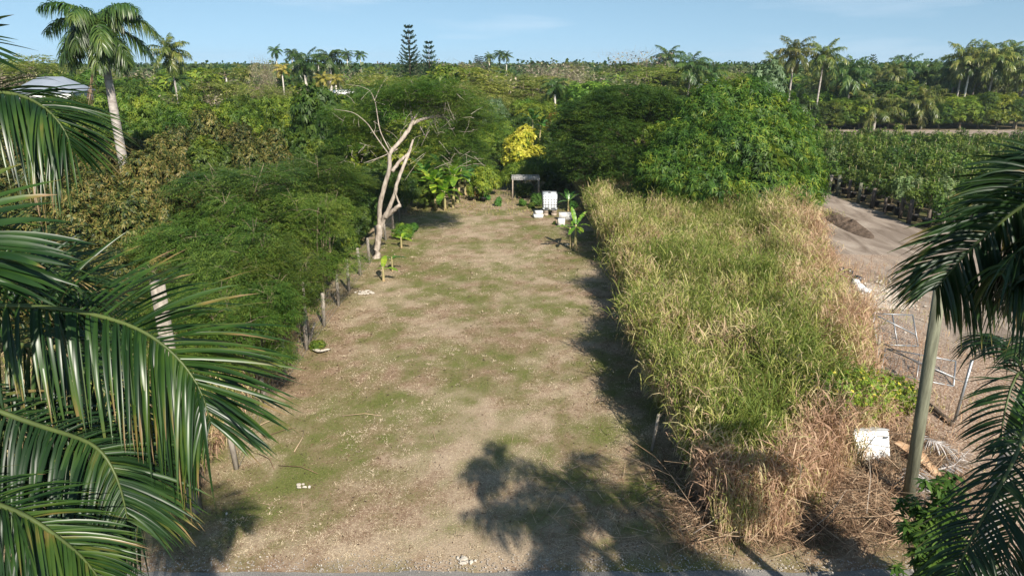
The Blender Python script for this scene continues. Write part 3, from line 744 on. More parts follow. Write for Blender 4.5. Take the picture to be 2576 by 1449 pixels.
# ------------------------------------------------------------ tall grass
def tall_grass(name, label, n, sample, hfun, tint, leaves=7, mat='tallgrass', seed=1, Lr=(.45, .95), W=.024, lean=None, plumes=.45, zr=(.12, .97)):
    rng = R0(seed); x, y = sample(rng, n); n = len(x)
    h = hfun(x, y, rng); mb = MB()
    th = rng.uniform(0, 6.28, n); ln = rng.uniform(.02, .2, n)
    D = np.stack([np.cos(th)*ln, np.sin(th)*ln, np.ones(n)], 1)
    if lean is not None: D[:, :2] += lean(x, y, rng)
    D = nrm(D); B = np.stack([x, y, np.zeros(n)+.02], 1); T0 = tint(x, y)
    dr = rng.uniform(.02, .14, n)
    sd = np.cross(D, sph(rng, n))
    mb.blades(B, D, sd, h, .016, droop=dr, nseg=4, a=T0+.22)
    for i in range(leaves):
        t = rng.uniform(*zr, n)**.75
        c = B+D*(h*(t-.25*dr*t*t))[:, None]+np.array((0, 0, -1.))*(dr*h*t*t*.9)[:, None]
        az = rng.uniform(0, 6.28, n); e = rng.uniform(.6, 2.4, n)
        d = nrm(np.stack([np.cos(az), np.sin(az), e], 1))
        L = rng.uniform(*Lr, n)*(.6+.4*np.minimum(h/2.6, 1))
        dead = (rng.random(n) < .25+.6*(1-t))*rng.uniform(.05, .5, n)
        mb.blades(c, d, np.cross(d, (0, 0, 1.)+sph(rng, n)*.5), L, W, droop=rng.uniform(.15, .95, n)+dead, nseg=3, a=T0+dead+.25*(1-t)-.1)
    k = rng.random(n) < plumes
    tip = (B+D*(h*(1-.25*dr))[:, None]+np.array((0, 0, -1.))*(dr*h*.9)[:, None])[k]
    for j in range(4):
        d = nrm(D[k]+sph(rng, k.sum())*.45+np.array((0, 0, .2)))
        mb.blades(tip-D[k]*.05*j, d, np.cross(d, sph(rng, len(d))), rng.uniform(.14, .32, len(d)), .014, droop=.5, nseg=2, a=T0[k]+.35)
    o = mb.build(name, MT[mat]); struct(o, 'stuff', label); return o
def samp_main(rng, n):
    y = rng.uniform(12.9, 50, n); w = (rng.random(n))
    xl = XL(y)-.1+1.1*(fbm(y, y*0, 2.2, 3, 3)-.5); xr = XR(y)+1.2*(vnoise(y, y*0+3, 1.6, 4)-.5)
    edge = rng.random(n) < .22
    w = np.where(edge, w*.07, w)
    x = xl+(xr-xl)*w
    d = vnoise(x, y, .9, 6)
    ok = (d > .2) | (rng.random(n) < .4)
    ok &= rng.random(n) < np.clip(1.25-(y-13)/70, .5, 1)
    yf = yfront(x)+.5*(vnoise(x, y, .7, 12)-.5); ok &= y > yf
    return x[ok], y[ok]
yfront = lambda x: 13.0+np.maximum(0, np.asarray(x)-5.8)*.85
def h_main(x, y, rng):
    h = 2.45+1.9*(fbm(x, y, 2.2, 8, 4)-.5)*2+rng.normal(0, .28, len(x))
    h *= .62+.38*np.clip((y-yfront(x)-.1)/1.9, 0, 1)
    h *= .6+.4*np.clip((XR(y)-x)/1.6+.15, 0, 1)
    return np.clip(h, .7, 3.3)
def t_main(x, y):
    t = -.24+(fbm(x, y, 2.2, 14, 4)-.5)*1.3
    t += .8*np.exp(-((XR(y)-x)/2.0)**2)*np.clip((y-17)/4, 0, 1)*np.clip((44-y)/8, 0, 1)
    t += .8*np.clip((yfront(x)+1.7-y)/1.3, 0, 1)
    t -= .12*np.exp(-((x-8.2)/2)**2-((y-17)/2.5)**2)
    return t
def lean_main(x, y, rng):
    n = len(x); l = np.exp(-np.maximum(x-XL(y), 0)/.5)
    f = np.clip((yfront(x)+.8-y)/.8, 0, 1)
    return np.stack([-.34*l*rng.random(n)**1.5*2*vnoise(x, y, .9, 33)-.03+.5*(vnoise(x, y, 1.7, 21)-.5), -.25*f*rng.random(n)+.5*(vnoise(x, y, 1.7, 22)-.5)], 1)
tall_grass('tall_grass', 'dense block of tall green and straw-coloured grass right of the mown strip', 25000, samp_main, h_main, t_main, leaves=9, lean=lean_main, W=.024, Lr=(.5, 1.05))
def samp_front(rng, n):
    x = rng.uniform(4.5, 9.6, n); return x, yfront(x)+rng.uniform(-.7, .8, n)
def h_front(x, y, rng): return rng.uniform(.9, 2.0, len(x))*(.55+.45*np.clip((y-yfront(x)+.7)/1.0, 0, 1))
# reed clumps elsewhere
def box_s(x0, x1, y0, y1):
    return lambda rng, n: (rng.uniform(x0, x1, n), rng.uniform(y0, y1, n))
H_ = lambda a, b: (lambda x, y, rng: rng.uniform(a, b, len(x)))
C_ = lambda c: (lambda x, y: np.full(len(x), c)+(fbm(x, y, 1.5, 4, 2)-.5)*.6)
tall_grass('dry_stalks', 'upright dry brown stalks along the front of the tall grass', 3200, samp_front, h_front, lambda x, y: .2+(fbm(x, y, 1.1, 4, 3)-.5)*.9, seed=12, leaves=2, plumes=0, W=.018, Lr=(.2, .5))
tall_grass('fence_grass', 'rank grass and reeds growing along the left wire fence', 4800, box_s(-11.5, -7.8, 13.3, 23), H_(.8, 2.1), C_(-.02), seed=2, plumes=.1)
tall_grass('back_reeds', 'tall dry reeds between the mown strip and the big feathery tree', 1500, box_s(5.3, 8.2, 50, 60), H_(2.5, 4.2), C_(.12), seed=3, W=.04)
tall_grass('orchard_grass', 'rough green grass under the orchard on the left', 5200, box_s(-26, -8.2, 11.9, 30), H_(.18, .55), C_(-.12), seed=4, plumes=0, leaves=5, Lr=(.2, .4), W=.02)
tall_grass('yard_weeds', 'dry weeds scattered at the edge of the dirt yard', 1500, lambda rng, n: (lambda y: (XR(y)+rng.gamma(1.3, 1.2, n), y))(rng.uniform(14.5, 34, n)), H_(.15, .7), C_(.3), seed=6, plumes=.1, leaves=4, Lr=(.15, .4), W=.016)
tall_grass('garden_weeds', 'low green weeds around the garden plants at the far end', 1600, box_s(-7.4, 6.5, 46, 62), H_(.1, .35), C_(-.15), seed=7, plumes=0, leaves=5, Lr=(.12, .3), W=.03)

# dead brush in front
rg = R0(91); br = MB(); n = 26000
x = rg.uniform(3.6, 11.8, n); y = 11.85+(rg.random(n)**.8)*3.6
y += np.clip(x-9, 0, 3)*rg.random(n)*1.6
hump = lambda x, y: .42*np.exp(-((x-7.6)/2.0)**2-((y-14.2)/1.1)**2)+.35*np.exp(-((x-5.3)/1.2)**2-((y-13.2)/.8)**2)+.3*np.exp(-((x-10)/1.5)**2-((y-15.5)/1.6)**2)
den = np.clip(.25+1.3*(fbm(x, y, 1.1, 3, 3)-.3)+hump(x, y)-.5*np.clip(12.6-y, 0, 1), .1, 1)
ok = rg.random(n) < den; x, y = x[ok], y[ok]; n = len(x)
z = .07+hump(x, y)*rg.random(n)**.6*1.1
th = rg.uniform(0, 6.28, n); d = np.stack([np.cos(th), np.sin(th), rg.normal(.05, .3, n)], 1)
br.blades(np.stack([x, y, z], 1), d, np.cross(d, (0, 0, 1.)+sph(rg, n)*.6), rg.uniform(.15, .75, n), rg.uniform(.008, .02, n), droop=rg.uniform(0, .35, n), nseg=2, a=rg.normal(-.05, .2, n))
for i in range(260):  # longer canes and twigs
    x = rg.uniform(3.8, 10.5); y = rg.uniform(12.2, 15.2); th = rg.uniform(0, 6.28); L = rg.uniform(.5, 1.7); z = .1+hump(x, y)*rg.random()
    a = np.array((x, y, z)); d = np.array((math.cos(th), math.sin(th), rg.uniform(0, .9))); e = a+d*L*.5
    br.tube([a, e, e+(d+rg.normal(0, .3, 3)-(0, 0, .3))*L*.5], [.011, .009, .004], n=3, cap=False, a=rg.choice([-.4, .1, .3]))
struct(br.build('dead_brush', MT['straw']), 'stuff', 'tangle of grey-brown dead stalks in front of the tall grass')

# ------------------------------------------------------------ trees placed one by one
def T(key, u, vtop, Y, wpx, label, cat, group=None, mat=None, name='tree', dz=1.0, rz=None, tmat=None):
    c = at(u, vtop, Y); H = max(1.0, c[2])*.94
    R = wpx/2*depth(Y, H*.7)/1700
    return put(key, c[0], Y, R, H*dz, label, cat, group, mat=mat, name=name, rz=rz, tmat=tmat)
FG = 'fine-leaved trees along the left fence'
for i, (u, v, Y, wp, lab) in enumerate([
    (470, 445, 26, 270, 'low wide fine-leaved tree nearest the brown-tinged orchard on the left'),
    (610, 362, 30, 330, 'broad feathery green tree with the highest rounded top left of the fence'),
    (745, 350, 34, 260, 'feathery green tree just left of the pale forked tree, beyond the wire fence'),
    (560, 490, 21.5, 250, 'feathery green tree arching behind the glossy palm frond on the left'),
    (785, 440, 27.5, 190, 'fine-leaved tree leaning over the middle of the left wire fence'),
    (665, 560, 21, 220, 'spreading fine-leaved tree with bare yellowish forked trunk by the fence'),
    (850, 360, 39, 190, 'feathery tree behind the base of the pale forked tree'),
    (380, 560, 30, 150, 'small feathery tree between the brown-tinged orchard and the fence trees'),
    (610, 670, 18.5, 220, 'small thin feathery tree nearest the road on the left fence'),
    (430, 610, 22.5, 220, 'low feathery tree behind the upper end of the left timber pole'), (500, 680, 18.5, 250, 'sparse feathery sapling behind the near palm leaflets'), (330, 600, 25.5, 200, 'feathery tree half hidden behind the big left palm frond')]):
    T('feather%d' % (i % 3), u, v, Y, wp*1.25, lab, 'tree', FG, mat=['feather', 'feather', 'feather', 'feather', 'featherdry', 'featherdry', 'feather', 'feather', 'featherdry', 'feather', 'featherdry', 'feather'][i], name='feathery_tree')
# longan orchard: rows from near to far
LG = 'brown-tinged orchard trees on the left'
rows = [('front row', 23, [(-20, 600, 200), (110, 560, 170), (260, 590, 150), (380, 640, 120)]),
        ('second row', 28.5, [(40, 470, 190), (180, 445, 170), (310, 455, 160), (420, 480, 130)]),
        ('third row', 34, [(-30, 400, 170), (90, 375, 170), (225, 385, 160), (345, 360, 150), (440, 380, 130)]),
        ('fourth row', 40, [(20, 335, 160), (150, 345, 150), (300, 330, 150), (410, 315, 140), (520, 325, 140), (620, 345, 120), (700, 360, 100)]),
        ('fifth row', 46, [(60, 300, 150), (190, 305, 140), (330, 290, 130), (440, 300, 130), (512, 256, 110), (600, 290, 120), (680, 310, 110), (760, 320, 100)])]
q = 0
for rn, Y, L in rows:
    for i, (u, v, wp) in enumerate(L):
        far = rn in ('fourth row', 'fifth row')
        T('longan%d' % (q % 3), u, v, Y+(q*37 % 10)/10-.5, wp*1.15, 'olive-brown orchard tree, %s in the %s on the left' % (rank(i, len(L)), rn), 'tree', LG,
          mat='longan' if not (far and q % 5 == 2) else 'mango', name='orchard_tree'); q += 1
# bright mangos behind them
MG = 'bright green mango trees behind the left orchard'
rows = [('nearer row', 55, [(110, 262, 130), (215, 250, 130), (330, 240, 150), (440, 236, 150), (540, 243, 130), (620, 240, 110), (690, 258, 110)]),
        ('farther row', 66, [(170, 225, 120), (260, 215, 120), (360, 214, 120), (600, 215, 110), (470, 212, 110), (680, 222, 110), (770, 225, 110), (870, 250, 110), (940, 250, 100)])]
for rn, Y, L in rows:
    L.sort()
    for i, (u, v, wp) in enumerate(L):
        T('mango%d' % (q % 3), u, v, Y+(q*37 % 10)/5-1, wp*1.2, 'bright green mango tree, %s, %s beyond the brownish orchard' % (rank(i, len(L)), rn), 'tree', MG,
          mat=['bright', 'bright', 'yellowgreen', 'bright', 'mango'][q % 5], name='mango_tree'); q += 1
T('bigleaf0', 780, 235, 49, 190, 'dark large-leaved tree with drooping shiny leaves left of the pale forked tree', 'tree', None, mat='dark', name='large_leaved_tree')
T('bigleaf1', 700, 262, 47, 110, 'smaller dark large-leaved tree beside the shiny drooping one', 'tree', None, mat='mango', name='large_leaved_tree')
for u, v, Y, wp, lab in [(830, 330, 42, 100, 'dark broad-leaved tree directly left of the pale forked trunk'), (905, 420, 42, 80, 'low dark tree behind the pale forked trunk'), (1010, 420, 47, 90, 'dark green tree behind the right fork of the pale trunk'),
                          (1070, 440, 49, 80, 'dark green bushy tree behind the banana clump')]:
    T('mango%d' % (q % 3), u, v, Y, wp*1.2, lab, 'tree', None, mat='mango', name='broadleaf_tree'); q += 1
# vine-covered shrubs on the fence line
HG = 'dark shrubs growing along the left wire fence'
hl = [(14.6, 1.1, .7), (16.3, 1.5, .9), (18.0, 1.8, 1.1), (20.2, 2.2, 1.2), (22.4, 3.0, 1.4), (24.6, 3.6, 1.5), (26.8, 3.2, 1.5), (29.2, 3.5, 1.6), (31.5, 3.2, 1.5), (34, 3.4, 1.5), (37, 3.6, 1.6), (39.5, 3.2, 1.6), (42, 3.0, 1.5), (45, 3.4, 1.7), (48, 3.6, 1.8)]
for i, (Y, H, R) in enumerate(hl):
    put('mango%d' % (i % 3), -8.3-R*.65, Y, R, H, 'dark leafy shrub in the left fence hedge, %s counted from the road' % (['nearest', 'second'][i] if i < 2 else ordinal(i)), 'shrub', HG, mat='dark' if i % 3 else 'mango', name='shrub')
hl2 = [(19, 2.6, 1.3), (23, 3.4, 1.7), (27, 3.8, 1.9), (31, 4.0, 2.0), (35, 4.2, 2.0)]
for i, (Y, H, R) in enumerate(hl2):
    put('longan%d' % (i % 3), -12.2, Y, R, H, 'dark understorey bush beneath the feathery trees, %s counted from the road' % (['nearest', 'second'][i] if i < 2 else ordinal(i)), 'bush', 'bushes beneath the feathery trees', mat='dark', name='bush')

def lobes(L):
    C = []; Q = []
    for t in L:
        u, v, Y, ru, rv = t[:5]; c = at(u, v, Y); d = depth(Y, c[2])
        C.append(c); r = ru*d/1700; Q.append((r, t[5] if len(t) > 5 else r, rv*d/1700))
    return np.array(C), np.array(Q)
def hand_tree(name, base, L, label, cat, cmat, tmat, style='broad', n=3000, k=8, l=.3, w=.06, group=None, low=-.5, r0=.16, limb=7, core=True, inner=.72, spread=.1, droop=.35, fork=.28, tw=0):
    C, Q = lobes(L); Q = Q*(.98 if name == 'mango_tree' else .9); b = np.array(base, float); rg = R0(len(name)*7+int(base[1]*3))
    root = thing(name, base, label, cat, group)
    C2 = C-b
    mb = MB()
    P, Nn = surf(rg, C2, Q, n, inner=inner, low=low, spread=spread)
    if style == 'broad':
        rosettes(mb, rg, P, Nn, k, l, w, droop=droop)
        P, Nn = surf(rg, C2, Q*.7, int(n*.3), inner=.3, low=-.8); rosettes(mb, rg, P, Nn, k, l*1.3, w*1.8)
    else: sprays(mb, rg, P, Nn, k, l, w)
    mb.build('crown', MT[cmat], root)
    tb = MB(); top = C2[:, 2].max()
    limbs(tb, rg, C2[:limb], top*fork, r0)
    for i in range(tw):
        a = C2[rg.integers(len(C2))]; d = sph(rg, 1)[0]*np.array((1, 1, .6)); 
        tb.tube([a, a+d*.6+(0, 0, .1), a+d*1.2+(0, 0, .05)], [.025, .016, .007], n=3, cap=False)
    tb.build('trunk', MT[tmat], root)
    return root
b = gp(1850, 500); 
hand_tree('mango_tree', (gp(1850, 480)[0]*44/46, 45, 0), [(1850, 285, 47, 95, 62), (1770, 282, 46, 62, 52), (1925, 300, 47, 72, 60), (1700, 345, 45, 48, 42), (1735, 385, 43.5, 75, 60), (1830, 365, 43, 90, 75), (1930, 385, 44, 85, 75),
    (1985, 350, 47, 60, 60), (2005, 430, 45, 55, 65), (1660, 425, 42.5, 58, 48), (1755, 450, 42, 85, 52), (1880, 465, 42.5, 90, 60), (1975, 475, 43, 70, 50), (1640, 460, 43, 40, 40), (1880, 232, 47, 50, 34), (1800, 238, 46.5, 46, 32), (2025, 480, 44, 40, 45)],
    'very large dense mango tree with drooping leaves between tall grass and nursery', 'tree', 'bigmango', 'bark', n=7600, k=9, l=.33, w=.066, low=-.6, inner=.9, r0=.3, spread=.2)
hand_tree('feathery_tree', (gp(1570, 470)[0], 50, 0), [(1580, 245, 51, 92, 30), (1480, 285, 50, 62, 32), (1530, 325, 49, 75, 36), (1645, 258, 51, 62, 32), (1440, 330, 50, 45, 30), (1510, 385, 48, 72, 42), (1610, 405, 48.5, 55, 42),
    (1565, 440, 47.5, 62, 36), (1425, 385, 49, 42, 36), (1692, 290, 50, 42, 30), (1480, 430, 48, 50, 36), (1655, 385, 49, 40, 40), (1540, 270, 50, 70, 30), (1620, 300, 52, 50, 25)],
    'wide dark feathery umbrella-shaped tree left of the large mango', 'tree', 'featherdark', 'bark', style='f', n=8200, k=5, l=.75, w=.06, low=-.4, inner=.6, spread=.16, r0=.2, limb=14, fork=.42, tw=60)
hand_tree('yellow_flowering_tree', (at(1310, 400, 58)[0], 58, 0), [(1322, 338, 58, 24, 22), (1300, 366, 57.5, 32, 26), (1345, 383, 58, 26, 16), (1318, 392, 57, 36, 20), (1292, 400, 57.5, 26, 20), (1312, 352, 58, 26, 24)],
    'tree covered in bright yellow blossom at the end of the mown strip', 'tree', 'yellow', 'bark', n=1100, k=9, l=.26, w=.13, low=-.7, r0=.1, droop=.0)
hand_tree('leafy_tree', (at(1345, 430, 56)[0], 56, 0), [(1345, 418, 56, 45, 26), (1305, 428, 56, 36, 22), (1385, 425, 57, 36, 30), (1280, 440, 56, 22, 16)],
    'light green willowy tree below the yellow blossom tree', 'tree', 'bright', 'bark', n=1300, k=8, l=.34, w=.06, low=-.8, r0=.1, droop=.8)
hand_tree('round_bush', (at(1222, 470, 54)[0], 54, 0), [(1222, 440, 54, 30, 24), (1205, 452, 54, 20, 20), (1240, 455, 54, 20, 20)],
    'round yellow-green bush at the end of the mown strip', 'bush', 'yellowgreen', 'bark', n=520, k=8, l=.24, w=.07, low=-.8, r0=.08, fork=.1)
for u, v, Y, wp, mt, lab in [(1400, 425, 55, 70, 'dark', 'dark shady tree just behind the white cubic tank'), (1440, 400, 57, 80, 'mango', 'dark green tree between the white tank and the big feathery tree'),
        (1180, 420, 60, 90, 'mango', 'dark bushy tree behind the round yellow-green bush'), (1250, 410, 62, 80, 'dark', 'dark green tree left of the yellow blossom tree'), (1130, 400, 55, 80, 'mango', 'green tree rising behind the banana clump'),
        (1240, 300, 72, 140, 'bright', 'tall bright green tree left above the yellow blossom tree'), (1320, 278, 76, 120, 'dark', 'dark dense tree above the yellow blossom tree'), (1400, 268, 76, 80, 'orange', 'mango tree flushed orange with new leaves left of the feathery tree'),
        (1180, 320, 68, 110, 'bright', 'green tree right of the pale forked tree crown'), (1290, 330, 68, 90, 'mango', 'green tree directly behind the yellow blossom tree'), (1380, 320, 66, 90, 'mango', 'dark green tree below the orange-flushed one'),
        (1230, 240, 84, 110, 'bluegreen', 'dull green tree behind the tall bright one in the centre'), (1340, 235, 88, 120, 'bright', 'bright green low crown beyond the yellow blossom tree'), (1110, 350, 60, 80, 'mango', 'green tree seen through the right side of the pale forked tree')]:
    T('mango%d' % (q % 3), u, v, Y, wp*1.15, lab, 'tree', None, mat=mt, name='broadleaf_tree'); q += 1
hand_tree('umbrella_tree', (at(1920, 420, 42)[0], 42, 0), [(1895, 392, 41.6, 26, 20), (1940, 388, 41.6, 26, 20), (1920, 410, 41.3, 30, 16), (1965, 400, 42, 20, 16)], 'large-leaved plant with drooping finger leaves in the front of the big mango', 'tree', 'mango', 'bark', n=70, k=11, l=.62, w=.12, low=-.2, droop=.7, r0=.05)
T('bigleaf0', 1925, 172, 72, 150, 'round grey-green tree rising behind the large mango', 'tree', None, mat='bluegreen', name='broadleaf_tree')

# the pale forked tree, traced
def pal(L):
    return [at(u, v, Y) for u, v, Y in L]
pt = thing('forked_tree', at(945, 655, 35.4)*np.array((1, 1, 0)), 'tall pale-barked forked tree with thin feathery crown beside the fence', 'tree')
pb = np.array(pt.location); tb = MB(); wv = lambda L: np.array(pal(L))-pb
def stem_(L, r, n=8):
    P = wv(L); m = len(P)*4; tt = np.linspace(0, 1, len(P)); ts = np.linspace(0, 1, m)
    Q = np.stack([np.interp(ts, tt, P[:, i]) for i in range(3)], 1)
    for _ in range(2): Q[1:-1] = (Q[:-2]+2*Q[1:-1]+Q[2:])/4
    tb.tube(Q+R0(len(L)).normal(0, r[-1]*.1, Q.shape), np.interp(ts, np.linspace(0, 1, len(r)), r), n=n+3, wob=.09, seed=len(L))
stem_([(944, 660, 35.3), (948, 646, 35.4), (951, 600, 35.4), (957, 565, 35.5)], [.27, .19, .165, .17])
stem_([(956, 575, 35.5), (954, 524, 35.4), (964, 478, 35.3), (982, 418, 35.3), (979, 385, 35.3), (996, 368, 35.5), (1026, 332, 35.8), (1040, 302, 36)], [.13, .12, .115, .105, .1, .1, .105, .085])
stem_([(957, 575, 35.5), (966, 548, 35.4), (976, 530, 35.3), (996, 481, 35.2), (997, 464, 35.2), (1016, 415, 35.4), (1029, 385, 35.8), (1039, 352, 36.2)], [.125, .12, .105, .1, .085, .085, .08, .05])
stem_([(968, 548, 35.4), (988, 530, 35.2), (1007, 516, 35.1)], [.12, .11, .1])
stem_([(1007, 517, 35.1), (1000, 502, 35.1), (994, 485, 35.1)], [.05, .05, .04])
stem_([(986, 432, 35.3), (1005, 405, 35.5), (1028, 388, 35.8)], [.1, .08, .08])
stem_([(1036, 312, 36), (1060, 300, 36.3), (1098, 291, 36.8), (1128, 302, 37.2)], [.1, .09, .07, .03], 6)
stem_([(1098, 291, 36.8), (1118, 288, 37), (1150, 300, 37.4), (1185, 330, 37.8)], [.05, .03, .02, .01], 5)
stem_([(1038, 305, 36), (1034, 280, 36.3), (1030, 250, 36.5), (1018, 225, 36.7)], [.07, .05, .03, .015], 5)
stem_([(978, 388, 35.3), (950, 350, 35), (925, 310, 34.8), (890, 282, 34.6), (840, 275, 34.4)], [.035, .03, .022, .014, .007], 5)
stem_([(980, 378, 35.3), (955, 330, 35.5), (948, 280, 35.8), (944, 255, 36), (932, 228, 36.2), (905, 216, 36.4), (870, 213, 36.5)], [.03, .028, .024, .02, .015, .01, .006], 5)
stem_([(944, 250, 36), (955, 222, 36.2), (975, 193, 36.4)], [.02, .012, .006], 4)
stem_([(1040, 300, 36), (1062, 270, 36.4), (1085, 250, 36.8)], [.05, .03, .012], 5)
stem_([(1000, 375, 35.6), (960, 395, 35), (915, 410, 34.6)], [.03, .02, .01], 4)
rg = R0(4)
for i in range(330):
    a = wv([(rg.normal(1080, 32), rg.normal(272, 20), 36.8)])[0] if i < 190 else wv([(rg.uniform(860, 1200), rg.uniform(225, 420), rg.uniform(34.5, 38))])[0]
    d = sph(rg, 1)[0]; L_ = rg.uniform(.35, 1.1)
    tb.tube([a, a+d*L_*.5+rg.normal(0, .06, 3), a+d*L_], [.014, .01, .005], n=3, cap=False)
tb.build('trunk', MT['palebark'], pt)
C, Q = lobes([(900, 300, 38, 50, 26), (960, 255, 38.5, 50, 30), (1030, 228, 36.5, 60, 26), (1100, 232, 37, 56, 28), (1160, 272, 37.5, 50, 34), (1205, 312, 38, 48, 34), (1140, 345, 38, 50, 36), (1050, 265, 37, 45, 26), (880, 350, 38, 45, 30),
              (930, 335, 39, 40, 30), (1175, 395, 38.5, 44, 30), (1085, 395, 38, 36, 28), (850, 290, 38, 36, 20), (1020, 350, 38, 40, 32)])
mb = MB(); P, Nn = surf(rg, C-pb, Q, 8500, inner=.35, low=-.6, spread=.3); sprays(mb, rg, P, Nn, 5, .6, .032)
mb.build('crown', MT['featherdry'], pt)

# ------------------------------------------------------------ palms near and far
tp = at(252, 84, 36)
rg = R0(12)
root = thing('royal_palm', (tp[0], 36, 0), 'tall royal palm with smooth grey-white trunk standing against the sky', 'palm tree')
tb = MB(); Ht = tp[2]-.9
tb.tube([(0, 0, z) for z in np.linspace(-.1, Ht, 12)], [.3, .23, .21, .21, .22, .23, .23, .22, .21, .2, .19, .18], n=14, wob=.012); tb.build('trunk', MT['palmtrunk'], root, smooth=True)
cb = MB(); cb.tube([(0, 0, Ht-.02), (0, 0, Ht+.35), (0, 0, Ht+.9), (0, 0, Ht+1.5)], [.22, .24, .17, .09], n=12); cb.build('crownshaft', MT['crownshaft'], root, smooth=True)
hub = (0, 0, Ht+1.3)
FR = [(180, .55, 3.7, 1.35), (2, .6, 3.9, 1.5), (160, -.1, 3.6, 1.1), (20, -.05, 3.6, 1.15), (-60, .3, 3.4, 1.7), (-100, .5, 3.2, 2.2), (-125, .1, 3.4, 1.6), (-30, -.2, 3.5, 1.15), (200, -.25, 3.5, 1.0), (215, -.55, 3.4, .8), (-75, -.6, 3.2, .7),
      (100, .7, 3.5, 1.5), (70, .9, 3.6, 1.4), (135, .8, 3.5, 1.5), (-15, 1.0, 3.6, 1.5), (195, 1.05, 3.6, 1.5), (-90, 1.0, 3.2, 1.9), (330, -.6, 3.3, .8), (90, 1.0, 3.2, 1.6)]
for a_, e_, L_, s_ in FR:
    fb = MB(); frond_mesh(fb, fb, rg, arch(hub, math.radians(a_), e_, L_*.9, s_, n=9), n=95, Ll=.8, Wl=.07, nseg=3, a_up=.0, a_var=.5, droop=.85, rr=.035)
    fb.build('frond', MT['palm'], root)
fb = MB(); frond_mesh(fb, fb, rg, arch((0, 0, Ht), math.radians(215), -.9, 3.0, .6, n=9), n=50, Ll=.6, Wl=.05, nseg=3, droop=.9, rr=.03)
o = fb.build('frond', MT['straw'], root); o['label'] = 'dead brown hanging frond'

CG = 'coconut palms behind the nursery'
for i, (u, v, Y, s, key, mt, lab) in enumerate([
    (1998, 137, 112, 1.0, 'coco0', 'coco', 'tall coconut palm against the sky, the leftmost of the tall ones behind the nursery'),
    (2070, 147, 112, 1.0, 'coco1', 'coco', 'tall coconut palm with yellow drooping fronds, right of the leftmost tall one'),
    (1948, 160, 125, .8, 'coco1', 'coco', 'smaller coconut palm half hidden left of the tall pair'),
    (2144, 190, 118, 1.15, 'coco0', 'palm', 'dark coconut palm leaning left above the nursery'),
    (2012, 268, 113, 1.0, 'lowpalm0', 'palm', 'short dark palm beside the large mango, at the back of the nursery'),
    (2204, 282, 112, 1.15, 'lowpalm0', 'coco', 'short broad coconut palm with bleached fronds in the middle of the far nursery edge'),
    (2327, 262, 112, 1.1, 'coco0', 'coco', 'stout coconut palm with visible curved trunk at the far nursery edge'),
    (2426, 150, 120, 1.1, 'coco1', 'coco', 'tall coconut palm, leftmost of the high group at the right edge'),
    (2503, 152, 118, 1.15, 'coco0', 'coco', 'tall coconut palm in the middle of the high group at the right edge'),
    (2465, 145, 135, 1.0, 'coco1', 'palm', 'coconut palm crown behind the middle of the high group at right'),
    (2540, 140, 130, 1.0, 'coco0', 'palm', 'coconut palm crown behind the right side of the high group'),
    (2580, 185, 115, 1.1, 'coco1', 'coco', 'coconut palm cut by the right edge of the view'),
    (2400, 190, 124, 1.1, 'coco0', 'palm', 'coconut palm crown low at the left foot of the high group at right'), (2455, 195, 123, 1.0, 'coco1', 'coco', 'coconut palm crown low under the tall leftmost one at right'),
    (2530, 198, 122, 1.1, 'coco0', 'coco', 'coconut palm crown low under the right side of the high group'), (2265, 178, 132, 1.0, 'coco1', 'palm', 'coconut palm crown behind and left of the stout one'),
    (2100, 190, 128, .9, 'coco0', 'palm', 'coconut palm crown between the tall pair and the dark leaning one'), (2485, 168, 126, 1.1, 'coco1', 'coco', 'coconut palm in the centre of the high group, slightly lower than the tallest'),
    (2230, 210, 128, 1.2, 'coco1', 'coco', 'coconut palm with arching fronds behind the short broad one'),
    (2051, 212, 125, 1.0, 'coco0', 'coco', 'yellow-green palm below the tall pair'),
    (2138, 232, 122, .8, 'coco1', 'paleyellow', 'small yellowish palm under the dark leaning one'),
    (2330, 195, 130, 1.1, 'coco1', 'palm', 'dense coconut palm behind the stout one with curved trunk'),
    (1733, 172, 112, .95, 'coco0', 'palm', 'coconut palm standing between the feathery tree and the large mango'),
    (1796, 190, 120, .8, 'coco1', 'palm', 'low palm left of the grey-green tree'),
    (1676, 148, 150, 1.0, 'coco0', 'palm', 'distant coconut palm above the feathery tree top'),
    (433, 134, 78, .72, 'coco1', 'coco', 'coconut palm right of the tall royal palm, rising above the bushes')]):
    palm_at(key, u, v, Y, s, lab, 'palm tree', CG if u > 1900 else None, mat=mt, name='coconut_palm')
